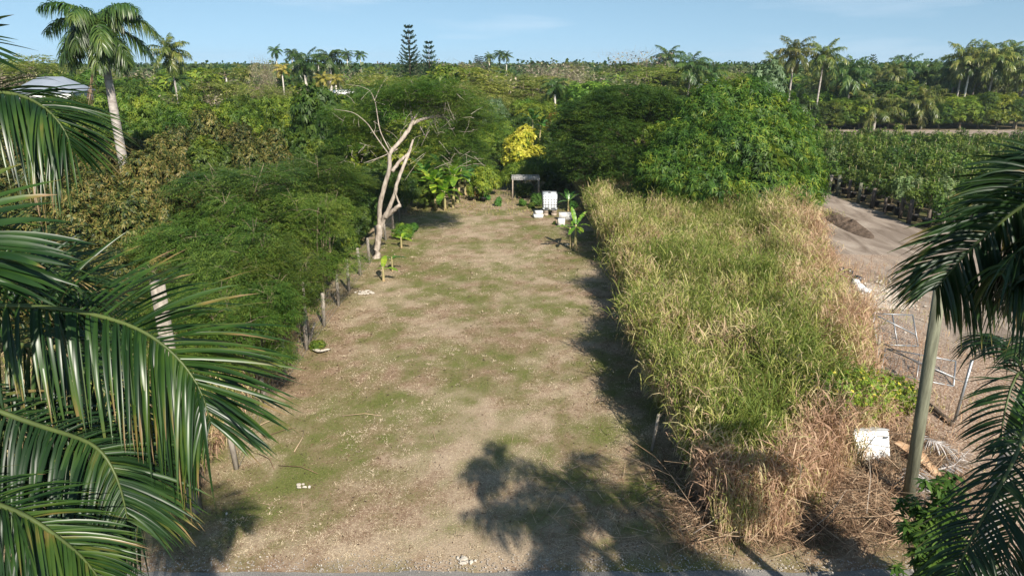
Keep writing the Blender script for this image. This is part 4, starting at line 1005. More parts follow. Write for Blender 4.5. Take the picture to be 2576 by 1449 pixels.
for i, (u, v, Y, s, mt, lab) in enumerate([(830, 172, 92, .95, 'palm', 'royal palm with gleaming white trunk left of the tall pines'), (768, 186, 90, 1.0, 'palm', 'drooping palm with pale trunk beside the white-trunked royal palm'),
    (710, 186, 100, .55, 'paleyellow', 'small yellow palm among dark palms on the left'), (813, 212, 88, .5, 'paleyellow', 'small yellowed palm left of the white royal trunk'), (845, 212, 88, .5, 'paleyellow', 'small yellowed palm right of the white royal trunk'),
    (694, 139, 150, 1.0, 'palm', 'distant royal palm on the skyline right of the grey tree'), (734, 143, 155, 1.0, 'palm', 'distant royal palm, second on the skyline right of the grey tree'), (750, 150, 160, .9, 'palm', 'distant royal palm, third on the skyline right of the grey tree'),
    (800, 153, 165, .9, 'palm', 'distant royal palm on the skyline above the white-trunked one'), (873, 146, 170, 1.0, 'palm', 'distant royal palm on the skyline, left of two near the pines'), (906, 146, 170, 1.0, 'palm', 'distant royal palm on the skyline, right of two near the pines'),
    (1231, 153, 160, .9, 'palm', 'distant palm on the skyline right of the pines, left of three'), (1258, 146, 165, 1.0, 'palm', 'distant palm on the skyline right of the pines, middle of three'), (1274, 150, 162, .9, 'palm', 'distant palm on the skyline right of the pines, right of three'),
    (2262, 152, 230, 1.0, 'palm', 'very distant royal palm on the skyline above the nursery'), (2306, 175, 190, .9, 'palm', 'distant royal palm with white trunk above the nursery, left of two'), (2352, 180, 190, .9, 'palm', 'distant royal palm with white trunk above the nursery, right of two')]):
    palm_at('royal%d' % (i % 2), u, v, Y, s*(.62 if Y > 140 else .9), lab, 'palm tree', 'royal palms along the skyline' if v < 165 and Y > 140 else None, mat=mt, name='royal_palm')
for i, (u, v, Y, wp, mt) in enumerate([(2085, 246, 113, 90, 'mango'), (2128, 238, 114, 100, 'bright'), (2172, 244, 113, 90, 'yellowgreen'), (2245, 252, 114, 80, 'mango'), (2290, 250, 113, 80, 'dark'), (2375, 246, 114, 90, 'mango'),
        (2432, 232, 113, 110, 'bright'), (2480, 222, 114, 110, 'mango'), (2525, 226, 113, 100, 'yellowgreen'), (2575, 232, 113, 110, 'dark'), (2050, 262, 112.5, 70, 'dark'), (2330, 262, 115, 90, 'dark')]):
    T('mango%d' % (i % 3), u, v, Y, wp*1.2, '%s bush tree at the far nursery edge, %s' % ({'mango': 'green', 'bright': 'bright green', 'yellowgreen': 'yellow-tipped', 'dark': 'dark'}[mt], 'number '+['two', 'three', 'four', 'five', 'six', 'eight', 'nine', 'ten', 'eleven', 'twelve', 'one', 'seven'][i]+' from left'), 'tree', 'bush trees along the far nursery edge', mat=mt, name='mango_tree')
# silvery fan palm
fp = at(1786, 212, 100); root = thing('fan_palm', (fp[0], 100, 0), 'silvery blue fan palm above the large mango', 'palm tree')
rg = R0(3); mb = MB(); n = 40; d = sph(rg, n); d[:, 2] = np.abs(d[:, 2])*.9-.1; d = nrm(d)
for k in range(n):
    c = np.array((0, 0, fp[2]-1.0))+d[k]*1.1; m_ = 14; a_ = np.linspace(-1.3, 1.3, m_)
    s_ = nrm(np.cross(d[k], (0, 0, 1.))); dd = d[k][None]*np.cos(a_)[:, None]+s_[None]*np.sin(a_)[:, None]
    mb.dia(np.repeat(c[None], m_, 0), dd, np.cross(dd, d[k]+sph(rg, m_)*.2), 1.0, .13)
mb.build('crown', leaf_mat('silver_fan_leaves', [(.16, .2, .18), (.24, .29, .26), (.32, .36, .33)]), root)
tb = MB(); tb.tube([(0, 0, 0), (0, 0, fp[2]-.8)], [.3, .25], n=8); tb.build('trunk', MT['palmtrunk'], root)

# norfolk-type pines
def pine(u, vtop, Y, R, label, seed, dense=1.0, H=None):
    c = at(u, vtop, Y); H = c[2]; rg = R0(seed); root = thing('pine_tree', (c[0], Y, 0), label, 'pine tree', 'tiered pines')
    tb = MB(); tb.tube([(0, 0, 0), (0, 0, H*.5), (0, 0, H)], [.25, .15, .02], n=7); tb.build('trunk', MT['darkbark'], root)
    mb = MB(); z = H*.985; step = .5
    while z > H*.3:
        f = (H-z)/H; r = R*min(1, .22+1.9*f)*rg.uniform(.88, 1.08); k = 6 if f < .3 else 9
        a0 = rg.uniform(0, 6.28)
        for j in range(k):
            a_ = a0+j*6.283/k; h = np.array((math.cos(a_), math.sin(a_), 0)); m_ = 9
            t = np.linspace(.12, 1, m_); P = h[None]*(r*t)[:, None]+np.array((0, 0, 1.))*(z+r*(.18*t+.38*t**2.5))[:, None]
            for q_ in range(5):
                dd = nrm(h+sph(rg, m_)*.75+np.array((0, 0, .45)))
                mb.dia(P, dd, np.cross(dd, sph(rg, m_)), .34*(1.1-.3*t), .11)
        z -= step*(1.0+.5*(f < .2)) if dense < 1.2 else step*.8
    mb.build('crown', MT['pine'], root); return root
pine(1027, 66, 104, 1.95, 'tall tiered pine standing highest on the skyline', 5)
pine(1078, 106, 110, 1.75, 'shorter tiered pine just right of the tallest one', 6)
for i, (u, v) in enumerate([(1198, 140), (1205, 144), (1212, 143)]):
    pine(u, v, 300, 1.9, 'tiny far pine on the skyline right of the tiered pair, %s of three' % ['left', 'middle', 'right'][i], 7+i)
pine(2197, 139, 230, 2.6, 'far dark pine on the skyline above the nursery', 11)

T('bare0', 660, 128, 95, 70, 'dense grey leafless tree on the skyline above the orchard', 'tree', None, name='bare_tree')
put('bare1', at(660, 140, 98)[0], 98, 2.2, 10.3, 'grey leafless tree directly behind the dense grey one', 'tree', None, name='bare_tree')

# ------------------------------------------------------------ the woods behind, tree by tree
rg = R0(2024); fill = []
taken = []
for o in COL.objects:
    if o.get('category') in ('tree', 'palm tree', 'pine tree', 'shrub'): taken.append((o.location.x, o.location.y, 1.6 if o['category'] == 'tree' else .6))
Y = 56.0
while Y < 152:
    sp = 5.6+max(0, (Y-60))*.062
    half = .80*depth(Y, 4)+3; x = -half+rg.uniform(0, sp)
    while x < half:
        xx = x+rg.normal(0, sp*.2); yy = Y+rg.normal(0, sp*.22); x += sp
        if -8 < xx < 8.5 and yy < 63: continue
        if 7 < xx < 20 and yy < 56: continue
        if xx > 19.5 and yy < 115: continue
        if any((xx-a)**2+(yy-b)**2 < (r+1.2)**2 for a, b, r in taken): continue
        fill.append((xx, yy, sp))
    Y += sp*.92
cent = at(1290, 200, 100)
kinds = {'mango': ('bright green rounded tree', 'broadleaf_tree'), 'olive': ('pale olive airy tree', 'airy_tree'), 'bare': ('dry twiggy grey-brown tree', 'twiggy_tree'), 'dark': ('dark green dense tree', 'broadleaf_tree'), 'yg': ('yellow-green tree', 'broadleaf_tree')}
recs = []
for (x, y, sp) in fill:
    u = 1288+1700*x/depth(y, 6); n1 = vnoise(x, y, 22, 3); n2 = rg.random()
    if y < 75: k = 'mango' if n2 < .5 else ('dark' if n2 < .8 else 'yg')
    else:
        po = .25+.5*(950 < u < 1750)+.2*(u < 950)
        if n2 < po*.62: k = 'olive'
        elif n2 < po: k = 'bare'
        elif n2 < po+(1-po)*.45: k = 'dark'
        elif n2 < po+(1-po)*.85: k = 'mango'
        else: k = 'yg'
    H = rg.uniform(4.6, 8.0)+(y > 90)*1.2+(k in ('olive', 'bare'))*.7
    if u > 1950: H = rg.uniform(5.4, 7.6)+(y > 125)*1.0
    if 1380 < u < 1700 and y > 95: H += 1.0
    if rg.random() < .12 and y > 85: H += rg.uniform(1, 2.6)
    if k == 'yg': H = min(H, 7.2)
    recs.append((k, x, y, H, sp*rg.uniform(.5, .88)))
def sector(x, y):
    u = 1288+1700*x/depth(y, 6)
    if u < 430: return 'behind the left orchard'
    if u < 930: return 'beyond the large-leaved tree'
    if u < 1330: return 'past the mown strip'
    if u < 1800: return 'behind the umbrella-shaped tree'
    return 'behind the nursery palms'
def band(y):
    return 'near' if y < 75 else 'middle' if y < 95 else 'farther' if y < 122 else 'farthest'
grp = {}
for r in recs: grp.setdefault((r[0], sector(r[1], r[2]), band(r[2])), []).append(r)
qq = 0
for (k, s, bd), L in grp.items():
    L.sort(key=lambda r: r[1]/r[2])
    for i, (k_, x, y, H, R) in enumerate(L):
        nm = kinds[k]; qq += 1
        far = y > 92
        key = {'mango': 'far%d' % (qq % 2) if far else 'mango%d' % (qq % 3), 'dark': 'far%d' % (qq % 2) if far else 'mango%d' % (qq % 3), 'yg': 'far%d' % (qq % 2) if far else 'mango%d' % (qq % 3),
               'olive': 'farfeather%d' % (qq % 2) if far else 'airy%d' % (qq % 2), 'bare': 'bare%d' % (qq % 3)}[k]
        mt = {'mango': 'bright', 'dark': 'mango', 'yg': 'yellowgreen', 'olive': 'olive', 'bare': 'drytwig'}[k]
        put(key, x, y, R, H, '%s %s, %s belt, %s' % (nm[0], s, bd, rank(i, len(L))), 'tree', nm[0]+'s in the woods behind', mat=mt, name=nm[1])
print('fill trees', len(recs))

# palms scattered through the woods
pr = [(rg.uniform(-.7, .7), rg.uniform(84, 150)) for _ in range(32)]
pg = {}
for a, y in pr:
    x = a*y
    if x > 19 and y < 118: continue
    pg.setdefault((sector(x, y), band(y)), []).append((x, y))
for (s_, bd), L in pg.items():
    L.sort(key=lambda r: r[0]/r[1])
    for i, (x, y) in enumerate(L):
        H = rg.uniform(5.5, 8.0)+(y-84)*.02; src_ = ['royal0', 'coco0', 'royal1', 'coco1'][i % 4]
        u = 1288+1700*x/depth(y, H); a_ = math.atan((CH-H)/y); v_ = 724+1700*math.tan(a_-PITCH)
        palm_at(src_, u, v_, y, rg.uniform(.55, .75), 'scattered palm %s, %s belt, %s' % (s_, bd, rank(i, len(L))), 'palm tree', 'palms scattered through the woods', mat=['palm', 'coco', 'palm'][i % 3], name='palm_tree')

# far woodland to the horizon: one mass
rg = R0(321); fw = MB(); n = 5200
Yf = 150*(1-rg.random(n)*(1-(150/2600)**.95))**(-1/.95)
X = rg.uniform(-1, 1, n)*.85*(Yf+10); ok = np.ones(n, bool)
Hh = rg.uniform(6.5, 10, n)+4*(fbm(X, Yf, 60, 5, 3)-.4)+(rg.random(n) < .06)*rg.uniform(.5, 2, n)*(Yf < 400)
Rr = rg.uniform(3.4, 5.5, n)*(1+Yf/900)
k = 60
d = sph(rg, n*k); d[:, 2] = np.abs(d[:, 2])**.8
P = np.stack([np.repeat(X, k)+d[:, 0]*np.repeat(Rr, k), np.repeat(Yf, k)+d[:, 1]*np.repeat(Rr, k), np.repeat(Hh, k)*(.25+.72*d[:, 2]*rg.uniform(.8, 1.05, n*k))], 1)
dd = nrm(d+sph(rg, n*k)*.9); s_ = np.repeat(np.clip(Yf/260, .9, 4), k)
fw.dia(P, dd, np.cross(dd, d+sph(rg, n*k)*.4), 1.3*s_*rg.uniform(.6, 1.3, n*k), .9*s_, a=np.repeat(rg.normal(0, .25, n), k))
fm = leaf_mat('far_woodland', [(.018, .045, .013), (.032, .068, .016), (.05, .09, .02), (.085, .115, .03)], patch=14, objvar=0, jit=.5, wt=1.0)
struct(fw.build('far_woodland', fm), 'stuff', 'far dark green woodland stretching to the horizon')

# ------------------------------------------------------------ nursery
MT['pot'] = solid('black_plastic', (.03, .03, .033), .45, .4, (.02, .02, .022), 4)
MT['soil'] = solid('potting_soil', (.09, .065, .045), .95, .1, (.05, .035, .025), 12)
MT['cane'] = solid('bamboo_cane', (.5, .42, .24), .6, .3, (.36, .28, .15), 6)
MT['post'] = solid('weathered_wood', (.33, .29, .24), .9, .1, (.17, .145, .12), 9, .6, stretch=(1, 1, .25))
MT['postdark'] = solid('dark_weathered_wood', (.15, .12, .1), .9, .1, (.07, .055, .045), 9, .6, stretch=(1, 1, .25))
MT['postgreen'] = solid('greenish_treated_wood', (.21, .21, .145), .9, .1, (.1, .1, .07), 9, .8, stretch=(1, 1, .12), det=8)
def potted_proto(seed, mat, H=2.1, n=150, R=.55, l=.15, wl=.075):
    rg = R0(seed); r = bpy.data.objects.new('potted', None)
    mb = MB(); mb.lathe([(.0, .005), (.23, .005), (.3, .4), (.33, .4), (.33, .45), (.3, .45), (.29, .39)], (0, 0, 0), 14)
    p_ = bpy.data.objects.new('pot', mb.mesh('pot', MT['pot'], True)); p_.parent = r
    sb = MB(); a = np.arange(12)*math.pi/6; sb.add(np.concatenate([[(0, 0, .4)], np.stack([.29*np.cos(a), .29*np.sin(a), a*0+.39], 1)]), t=[(0, 1+i, 1+(i+1) % 12) for i in range(12)])
    p_ = bpy.data.objects.new('soil', sb.mesh('soil', MT['soil'])); p_.parent = r
    sk = MB(); ln = rg.uniform(-.12, .12, 2); sk.tube([(0.05, 0, .3), (ln[0], ln[1], H+.25)], [.012, .009], n=5)
    p_ = bpy.data.objects.new('stake', sk.mesh('stake', MT['cane'])); p_.parent = r
    tb = MB(); tb.tube([(0, 0, .3), (.03, .02, .9), (0, 0, 1.5)], [.022, .018, .01], n=5)
    for i in range(7):
        t = rg.uniform(.6, 1.4); a = rg.uniform(0, 6.28); tb.tube([(0.02, 0, t), (math.cos(a)*.3, math.sin(a)*.3, t+.35)], [.01, .005], n=3, cap=False)
    p_ = bpy.data.objects.new('stem', tb.mesh('stem', MT['bark'])); p_.parent = r
    C = []; Q = []
    for i in range(9):
        z = rg.uniform(1.3, H-.05); a = rg.uniform(0, 6.28); q = rg.uniform(.1, .3); C.append((math.cos(a)*q*1.3, math.sin(a)*q*1.3, z)); s_ = rg.uniform(.24, .42)*R/.5; Q.append((s_, s_, s_*1.1))
    P, Nn = surf(rg, np.array(C), np.array(Q), n, inner=.6, low=-.9, spread=.2)
    fb = MB(); rosettes(fb, rg, P, Nn, 6, l, wl, droop=.15)
    p_ = bpy.data.objects.new('foliage', fb.mesh('foliage', MT[mat])); p_.parent = r
    return r
PP = [potted_proto(200+i, 'nursery', H=2.25+.12*i, n=220, R=.48) for i in range(4)]+[potted_proto(210, 'nurserypale', 2.0, 130, l=.2, wl=.1), potted_proto(211, 'nurserypale', 2.15, 120, l=.2, wl=.1)]
rg = R0(66); pts = []
xx = 27.0; col = 0
while xx < 78:
    yy = 41.6+(col % 2)*.8
    while yy < 85:
        pts.append((xx+rg.normal(0, .13), yy+rg.normal(0, .16), col)); yy += 1.7*rg.uniform(.85, 1.15)
    xx += 1.72; col += 1
pts = [p_ for p_ in pts if p_[0] < .757*depth(p_[1], 1)+1.2]
print('pots', len(pts))
pts.sort(key=lambda p_: p_[0]**2+p_[1]**2)
near = pts[:300]; rest = pts[300:]
NG = 'potted shrubs in the nursery rows'
cn = {}
def pale(x, y): return y < 48 and rg.random() < .4 or rg.random() < .03
for i, (x, y, c) in enumerate(near):
    j = (4+i % 2) if pale(x, y) else i % 4
    lab = 'staked shrub in a black pot in the nursery block, dark green foliage' if j < 4 else 'staked pot shrub with paler silvery foliage in the nursery block'
    cn[c] = cn.get(c, 0)+1
    lab = '%s shrub in black pot, %s from near end, %s nursery row from the track' % ('green' if j < 4 else 'pale', 'first' if cn[c] == 1 else ordinal(cn[c]-1), 'first' if c == 0 else ordinal(c))
    s = rg.uniform(.82, 1.2)
    o = dup(PP[j], (x, y, .03), rg.uniform(0, 6.28), (1, 1, s), lab, NG+(' beside the track' if c == 0 else '')); o.name = 'potted_shrub'; o['category'] = 'potted plant'; o['group'] = NG
if rest:
    cb = MB(); fb = MB(); 
    rg2 = R0(9)
    for x, y, c in rest:
        H = rg2.uniform(1.9, 2.35); C = np.array([(x, y, H*.5), (x+.15, y, H*.75), (x-.15, y+.1, H*.68)]); Q = np.array([(.45, .45, .45)]*3)
        P, Nn = surf(rg2, C, Q*1.2, 60, inner=.6, low=-.9, spread=.2); rosettes(cb, rg2, P, Nn, 6, .24, .12, droop=.1)
        (rg2.random() < .5) and fb.tube([(x, y, .3), (x+rg2.normal(0, .12), y, H+.35)], .015, n=4)
    o = cb.build('far_potted_shrubs', MT['nursery']); struct(o, 'stuff', 'farther nursery rows of potted shrubs reading as one mass')
    o = fb.build('far_plant_stakes', MT['cane']); struct(o, 'stuff', 'thin canes standing above the farther nursery rows')
def post(name, base, H, r, mat, label, group=None, lean=(0, 0), cat='post', n=9):
    b = np.array(base, float); root = None; mb = MB()
    mb.tube([(0, 0, -.05), (lean[0]*.5, lean[1]*.5, H*.5), (lean[0], lean[1], H)], [r*1.05, r, r*.95], n=n, wob=.03, seed=int(abs(b[0])*10))
    o = mb.build(name, MT[mat], loc=(b[0], b[1], b[2])); return tag(o, label, cat, group)
PL = [(275, 385, 120), (455, 460, 190), (590, 520, 190), (770, 580, 270), (935, 655, 320), (1170, 740, 410), (1375, 820, 560), (1635, 915, 560), (1780, 1000, 600), (2100, 1035, 770), (2340, 1100, 790)]
mats = ['post', 'post', 'postgreen', 'postdark', 'postgreen', 'postdark', 'postdark', 'postdark', 'postdark', 'postdark', 'post']
for i, (x, y, t) in enumerate(PL):
    u = 2017.9+x*.15; v = 412.2+y*.15; b = gp(u, v); tz = at(u, 412.2+t*.15, b[1])[2]
    post('wooden_post', (b[0], b[1], 0), max(1.0, tz), .115+.012*(i % 3), mats[i], '%s thick round post at the nursery edge, %s' % ({'post': 'grey', 'postgreen': 'greenish', 'postdark': 'dark brown'}[mats[i]], 'farthest from the road' if i == 0 else ordinal(i)+' from the far end'),
         'round posts along the nursery edge', lean=(.03*math.sin(i*2), .02))

# ------------------------------------------------------------ timber poles and the left fence
post('timber_pole', gp(2282, 1275), 5.75, .13, 'postgreen', 'tall round greenish timber pole at the right near corner of the tall grass', None, lean=(-.32, 0), cat='pole', n=16)
post('timber_pole', gp(492, 1288), 5.7, .15, 'post', 'tall weathered timber pole at the left, partly hidden by palm fronds', None, lean=(.03, 0), cat='pole', n=16)
post('leaning_stake', gp(1639, 1136), 1.15, .045, 'post', 'thin grey stake standing in the shade along the tall grass', None, lean=(.12, .0), cat='stake')
fence = thing('wire_fence', (-7.55, 15.0, 0), 'wire fence on wooden posts along the left side of the mown strip', 'fence')
fx = lambda y: -7.15 if y < 15.6 else -7.55
ys = [15.2, 18.6, 20.4, 22.9, 25.3, 27.7, 29.7, 32.2, 34.4, 36.8, 39.3, 42, 44.6, 47.2, 50, 53, 56]
rg = R0(8)
for y in ys:
    mb = MB(); H = rg.uniform(1.4, 1.65); dx = rg.normal(0, .04); mb.tube([(0, 0, -.05), (dx, rg.normal(0, .03), H)], [.075, .065], n=8, wob=.05, seed=int(y)); 
    mb.build('post', MT['post'], fence, loc=(fx(y)+7.55, y-15, 0))
MT['wire'] = solid('dull_wire', (.28, .27, .25), .6, .4, (.18, .16, .14), 20, metal=.4)
wb = MB()
for z in (.12, .35, .58, .8, 1.02, 1.22, 1.4): wb.tube([(fx(y)+7.55+.07, y-15, z+rg.normal(0, .015)) for y in ys], .005, n=3, cap=False)
for y in np.arange(15.3, 56, .3): wb.tube([(fx(y)+7.62, y-15, .05), (fx(y)+7.62, y-15, 1.4)], .0035, n=3, cap=False)
wb.build('wire_mesh', MT['wire'], fence)
# leaning bare trunks by the fence
for i, (L, r, lab) in enumerate([([(905, 833-0, 0)], 0, '')]): pass
def bare_pole(pts_uvY, r, label, mat='palebark', name='dead_branch'):
    P = np.array([at(*p_) for p_ in pts_uvY]); b = P[0].copy(); P = P-b; mb = MB(); mb.tube(P, np.linspace(r, r*.5, len(P)), n=7, wob=.06, seed=3)
    return tag(mb.build(name, MT[mat], loc=b), label, 'branch')
y0 = gp(772, 850)[1]; bare_pole([(777, 838, y0), (766, 770, y0), (762, 705, y0-.1)], .075, 'pale bare stem standing against the left fence hedge')
bare_pole([(752, 830, y0), (738, 790, y0), (722, 762, y0)], .045, 'thin pale stick leaning left in the fence hedge')
y1 = gp(777, 870)[1]; bare_pole([(775, 872, y1), (783, 840, y1), (792, 812, y1)], .07, 'short grey split post leaning right by the left fence', 'post', 'leaning_post')

# ------------------------------------------------------------ bananas
def banana_leaf(mb, rng, base, az, el, L, W, sag, tw=0.0):
    m_ = 15; ax = arch(base, az, el, L, sag, n=m_); T = nrm(np.gradient(ax, axis=0)); S = nrm(np.cross(T, (0, 0, 1.))); U = np.cross(S, T)
    for sg in (-1, 1):
        for i in range(2, m_-1):
            t0, t1 = i/(m_-1), (i+1)/(m_-1); f = lambda t: W*.5*math.sin(math.pi*min(1, max(0, (t-.1)/.92)))**.55
            dn = rng.uniform(-.1, .35) if rng.random() < .5 else .05
            o0 = S[i]*sg*f(t0)+U[i]*(-.15+.35-dn)*f(t0); o1 = S[i+1]*sg*f(t1)+U[i+1]*(.2-dn)*f(t1)
            g = .96 if rng.random() < .3 else 1
            mb.add([ax[i], ax[i]+o0, ax[i]+(ax[i+1]-ax[i])*g+o1, ax[i]+(ax[i+1]-ax[i])*g], [(0, 1, 2, 3)])
    mb.tube(ax, np.linspace(.025, .008, m_), n=5)
MT['pseudostem'] = solid('banana_stem', (.38, .27, .15), .7, .3, (.2, .2, .08), 5, stretch=(1, 1, .3))
def banana(loc, stems, mat, label, seed):
    rg = R0(seed); root = thing('banana_plant', loc, label, 'banana plant')
    for (dx, dy, H, r, leaves) in stems:
        sb = MB(); top = np.array((dx*1.3, dy*1.3, H)); sb.tube([(dx, dy, -.05), (dx, dy, .1), (dx*1.15, dy*1.15, H*.6), top], [r*1.2, r*1.1, r*.8, r*.45], n=9, wob=.04); sb.build('stem', MT['pseudostem'], root)
        for (a, e, L, W, s_) in leaves:
            lb = MB(); banana_leaf(lb, rg, top-np.array((0, 0, .12)), math.radians(a), e, L, W, s_); lb.build('leaf', MT[mat], root)
def leaves_ring(rg, n, L, W, e0=.3, e1=1.3):
    return [(i*137+rg.uniform(-20, 20), e0+(e1-e0)*i/(n-1), L*rg.uniform(.85, 1.1), W, rg.uniform(.7, 1.3)) for i in range(n)]
rg = R0(31)
b = gp(1447, 632); banana((b[0], b[1], 0), [(0, 0, 1.55, .09, [(35, 1.05, 1.15, .3, .5), (115, 1.2, 1.25, .28, .3), (190, .25, 1.3, .34, .5), (-15, .55, .9, .3, 1.0), (230, -.2, .8, .28, .6), (-60, .1, .8, .28, .8)])
    , (-.22, .35, 1.3, .07, [(60, .9, .9, .26, .9), (160, .5, .9, .26, 1.0), (-30, .2, .8, .26, 1.0)])], 'banana', 'bright green young banana plant standing alone near the tall grass', 1)
b = gp(1428, 530); banana((b[0], 47.6, 0), [(0, 0, .9, .08, [(110, 1.2, 1.1, .4, .5), (150, .9, 1.1, .38, .7), (20, .8, 1.3, .4, .8), (50, 1.0, 1.1, .36, .7), (200, .3, .9, .34, .8), (-40, .2, .9, .34, .9)])], 'bananadark', 'dark green banana plant right behind the white cubic tank', 2)
b = gp(965, 708); banana((b[0], b[1], 0), [(0, 0, .75, .07, [(80, 1.2, .8, .3, .7), (-10, .35, .85, .28, .9), (175, .4, .35, .2, .8)])], 'banana', 'small banana plant with three yellow-green leaves nearest on the left', 3)
b = gp(985, 688); banana((b[0], b[1]+.3, 0), [(0, 0, .8, .05, [(0, .5, .8, .25, .9), (170, .5, .6, .24, 1.1), (60, .6, .5, .22, 1.0)])], 'bananadark', 'small drooping banana plant just behind the nearest one', 4)
b = gp(1010, 625); banana((b[0], b[1], 0), [(0, 0, .7, .06, [(-15, .25, .75, .3, .9), (150, .5, .6, .25, 1.0), (60, .9, .6, .25, .8)])], 'banana', 'small banana plant by the base of the pale forked tree', 5)
b = gp(1120, 531)
stems = []
for dx, dy, H in [(0, 0, 1.7), (-.7, .5, 2.3), (.5, .9, 2.9), (-1.1, 1.6, 2.7), (-.2, 2.0, 3.2), (.9, 2.4, 3.0)]: stems.append((dx, dy, H*.85, .1, leaves_ring(rg, 11, 1.9, .55, -.1, 1.35)))
banana((b[0], b[1], 0), stems[:3], 'banana', 'clump of tall bananas with long torn leaves at the far left of the strip', 6)
banana((b[0]-.2, b[1]+.4, 0), stems[3:], 'bananadark', 'darker banana clump behind the tall bright banana clump', 7)
for i, (u, v, Y, mt, lab) in enumerate([(1170, 470, 54, 'bananadark', 'arching banana plant between the tall clump and the round bush'), (1340, 300, 66, 'bananadark', 'pale banana crown poking up above the yellow blossom tree')]):
    c = at(u, v, Y); banana((c[0], Y, 0), [(0, 0, max(1.5, c[2]), .11, leaves_ring(rg, 8, 1.9, .5)), (.6, .3, max(1.2, c[2]-.6), .1, leaves_ring(rg, 6, 1.6, .5))], mt, lab, 20+i)
# low bushes of the garden
def bush(u, v, R, H, mat, label, key='bush0', name='bush', cat='bush'):
    b = gp(u, v); return put(key, b[0], b[1], R, H, label, cat, None, mat=mat, name=name)
bush(1255, 520, .38, .85, 'bush', 'small rounded bright green bush standing alone on the grass')
bush(1316, 520, .42, .6, 'bush', 'low bright green bush in front of the wooden frame', 'bush1')
bush(1352, 521, .6, 1.1, 'bush', 'yellowish bush left of the white cubic tank', 'bush1')
bush(1338, 524, .35, .5, 'mango', 'small dark bush between the two low green ones')
bush(1440, 528, .5, .8, 'bush', 'bush at the foot of the dark banana behind the tank', 'bush1')
bush(1322, 500, 1.0, 1.3, 'dark', 'dark sprawling bush growing inside the wooden frame', 'mango1')
bush(1012, 604, .75, 1.0, 'bright', 'bright leafy bush at the foot of the left fence beyond the pale tree', 'bush1')
bush(1040, 585, .5, .7, 'bush', 'small bush beside the leafy one at the left fence')
bush(800, 880, .35, .45, 'bright', 'little leafy weed clump beside the palm debris on the left', 'bush1', 'weed_clump')
bush(1715, 935, .4, 1.3, 'bush', 'fresh green sapling at the edge of the tall grass', 'bush1', 'sapling', 'sapling')
# garden pots
def garden_pot(u, v, H, R, mat, label, n=90):
    b = gp(u, v); rg = R0(int(u)); root = thing('potted_plant', (b[0], b[1], .05), label, 'potted plant')
    mb = MB(); mb.lathe([(0, .005), (.15, .005), (.2, .28), (.215, .28), (.215, .32), (.19, .32), (.185, .28)], (0, 0, 0), 12); mb.build('pot', MT['pot'], root, True)
    C = np.array([(0, 0, H*.75), (.1, 0, H*.6), (-.08, .05, H*.85)]); Q = np.array([(R, R, H*.25)]*3)
    P, Nn = surf(rg, C, Q, n, inner=.5, low=-.9); fb = MB(); rosettes(fb, rg, P, Nn, 7, .16, .06); fb.build('foliage', MT[mat], root)
    tb = MB(); tb.tube([(0, 0, .2), (0, 0, H*.85)], [.02, .012], n=5); tb.build('stem', MT['bark'], root)
garden_pot(1184, 506, 1.05, .26, 'yellowgreen', 'leafy potted shrub, leftmost of the garden pots')
garden_pot(1205, 507, .8, .2, 'orange', 'small reddish-leaved plant in a black pot')
garden_pot(1216, 509, 1.7, .5, 'yellowgreen', 'slender yellow-green potted tree with round crown', 160)
garden_pot(1224, 506, .45, .16, 'bush', 'low potted plant at the right end of the garden pots')

# ------------------------------------------------------------ tank, frame, blocks
MT['white_plastic'] = solid('white_tank_plastic', (.78, .8, .82), .45, .4, (.7, .72, .74), 3)
MT['galv'] = solid('galvanised_steel', (.27, .28, .29), .45, .5, (.3, .31, .32), 12, metal=.7)
MT['concrete'] = solid('white_painted_block', (.74, .73, .7), .85, .2, (.55, .53, .49), 6, .3)
MT['stone'] = solid('pale_limestone', (.52, .47, .4), .9, .1, (.33, .29, .24), 9, .6)
MT['board'] = solid('grey_board', (.4, .33, .26), .85, .15, (.24, .19, .15), 8, .3)
bt = np.array((2.62, 46.6, .5)); tk = thing('water_tank', bt, 'white cubic plastic tank in a wire cage on blocks at the end of the strip', 'tank')
def rbox(mb, c, d, r=.07, nx=4):
    """box with rounded vertical edges"""
    w_, l_ = d[0]/2-r, d[1]/2-r; P = []
    for q_, (sx, sy) in enumerate([(1, 1), (-1, 1), (-1, -1), (1, -1)]):
        for k in range(nx+1):
            a = math.pi/2*(q_+k/nx); P.append((sx*w_+r*math.cos(a), sy*l_+r*math.sin(a)))
    P = np.array(P); n = len(P); zs = [(-d[2]/2, .94), (-d[2]/2+.04, 1), (d[2]/2-.04, 1), (d[2]/2, .94)]
    v = np.concatenate([np.column_stack([P*s_, np.full(n, z)]) for z, s_ in zs]+[[(0, 0, -d[2]/2), (0, 0, d[2]/2+.01)]])+np.asarray(c)
    q = [(k*n+i, k*n+(i+1) % n, (k+1)*n+(i+1) % n, (k+1)*n+i) for k in range(3) for i in range(n)]
    t = [(4*n, (i+1) % n, i) for i in range(n)]+[(4*n+1, 3*n+i, 3*n+(i+1) % n) for i in range(n)]
    mb.add(v, q, t)
mb = MB(); rbox(mb, (0, 0, .14+.46), (.93, 1.12, .92)); mb.build('tank_body', MT['white_plastic'], tk)
mb = MB(); mb.lathe([(0, .05), (.1, .05), (.11, 0)], (0, 0, 1.065), 14); mb.build('cap', MT['pot'], tk)
mb = MB(); X, Yy = .49, .585
for z in np.linspace(.17, 1.07, 6): mb.tube([(-X, -Yy, z), (X, -Yy, z), (X, Yy, z), (-X, Yy, z), (-X, -Yy, z)], .011, n=5)
for x in np.linspace(-X, X, 6):
    for s in (-1, 1): mb.tube([(x, s*Yy*1.006, .14), (x, s*Yy*1.006, 1.08)], .011, n=5)
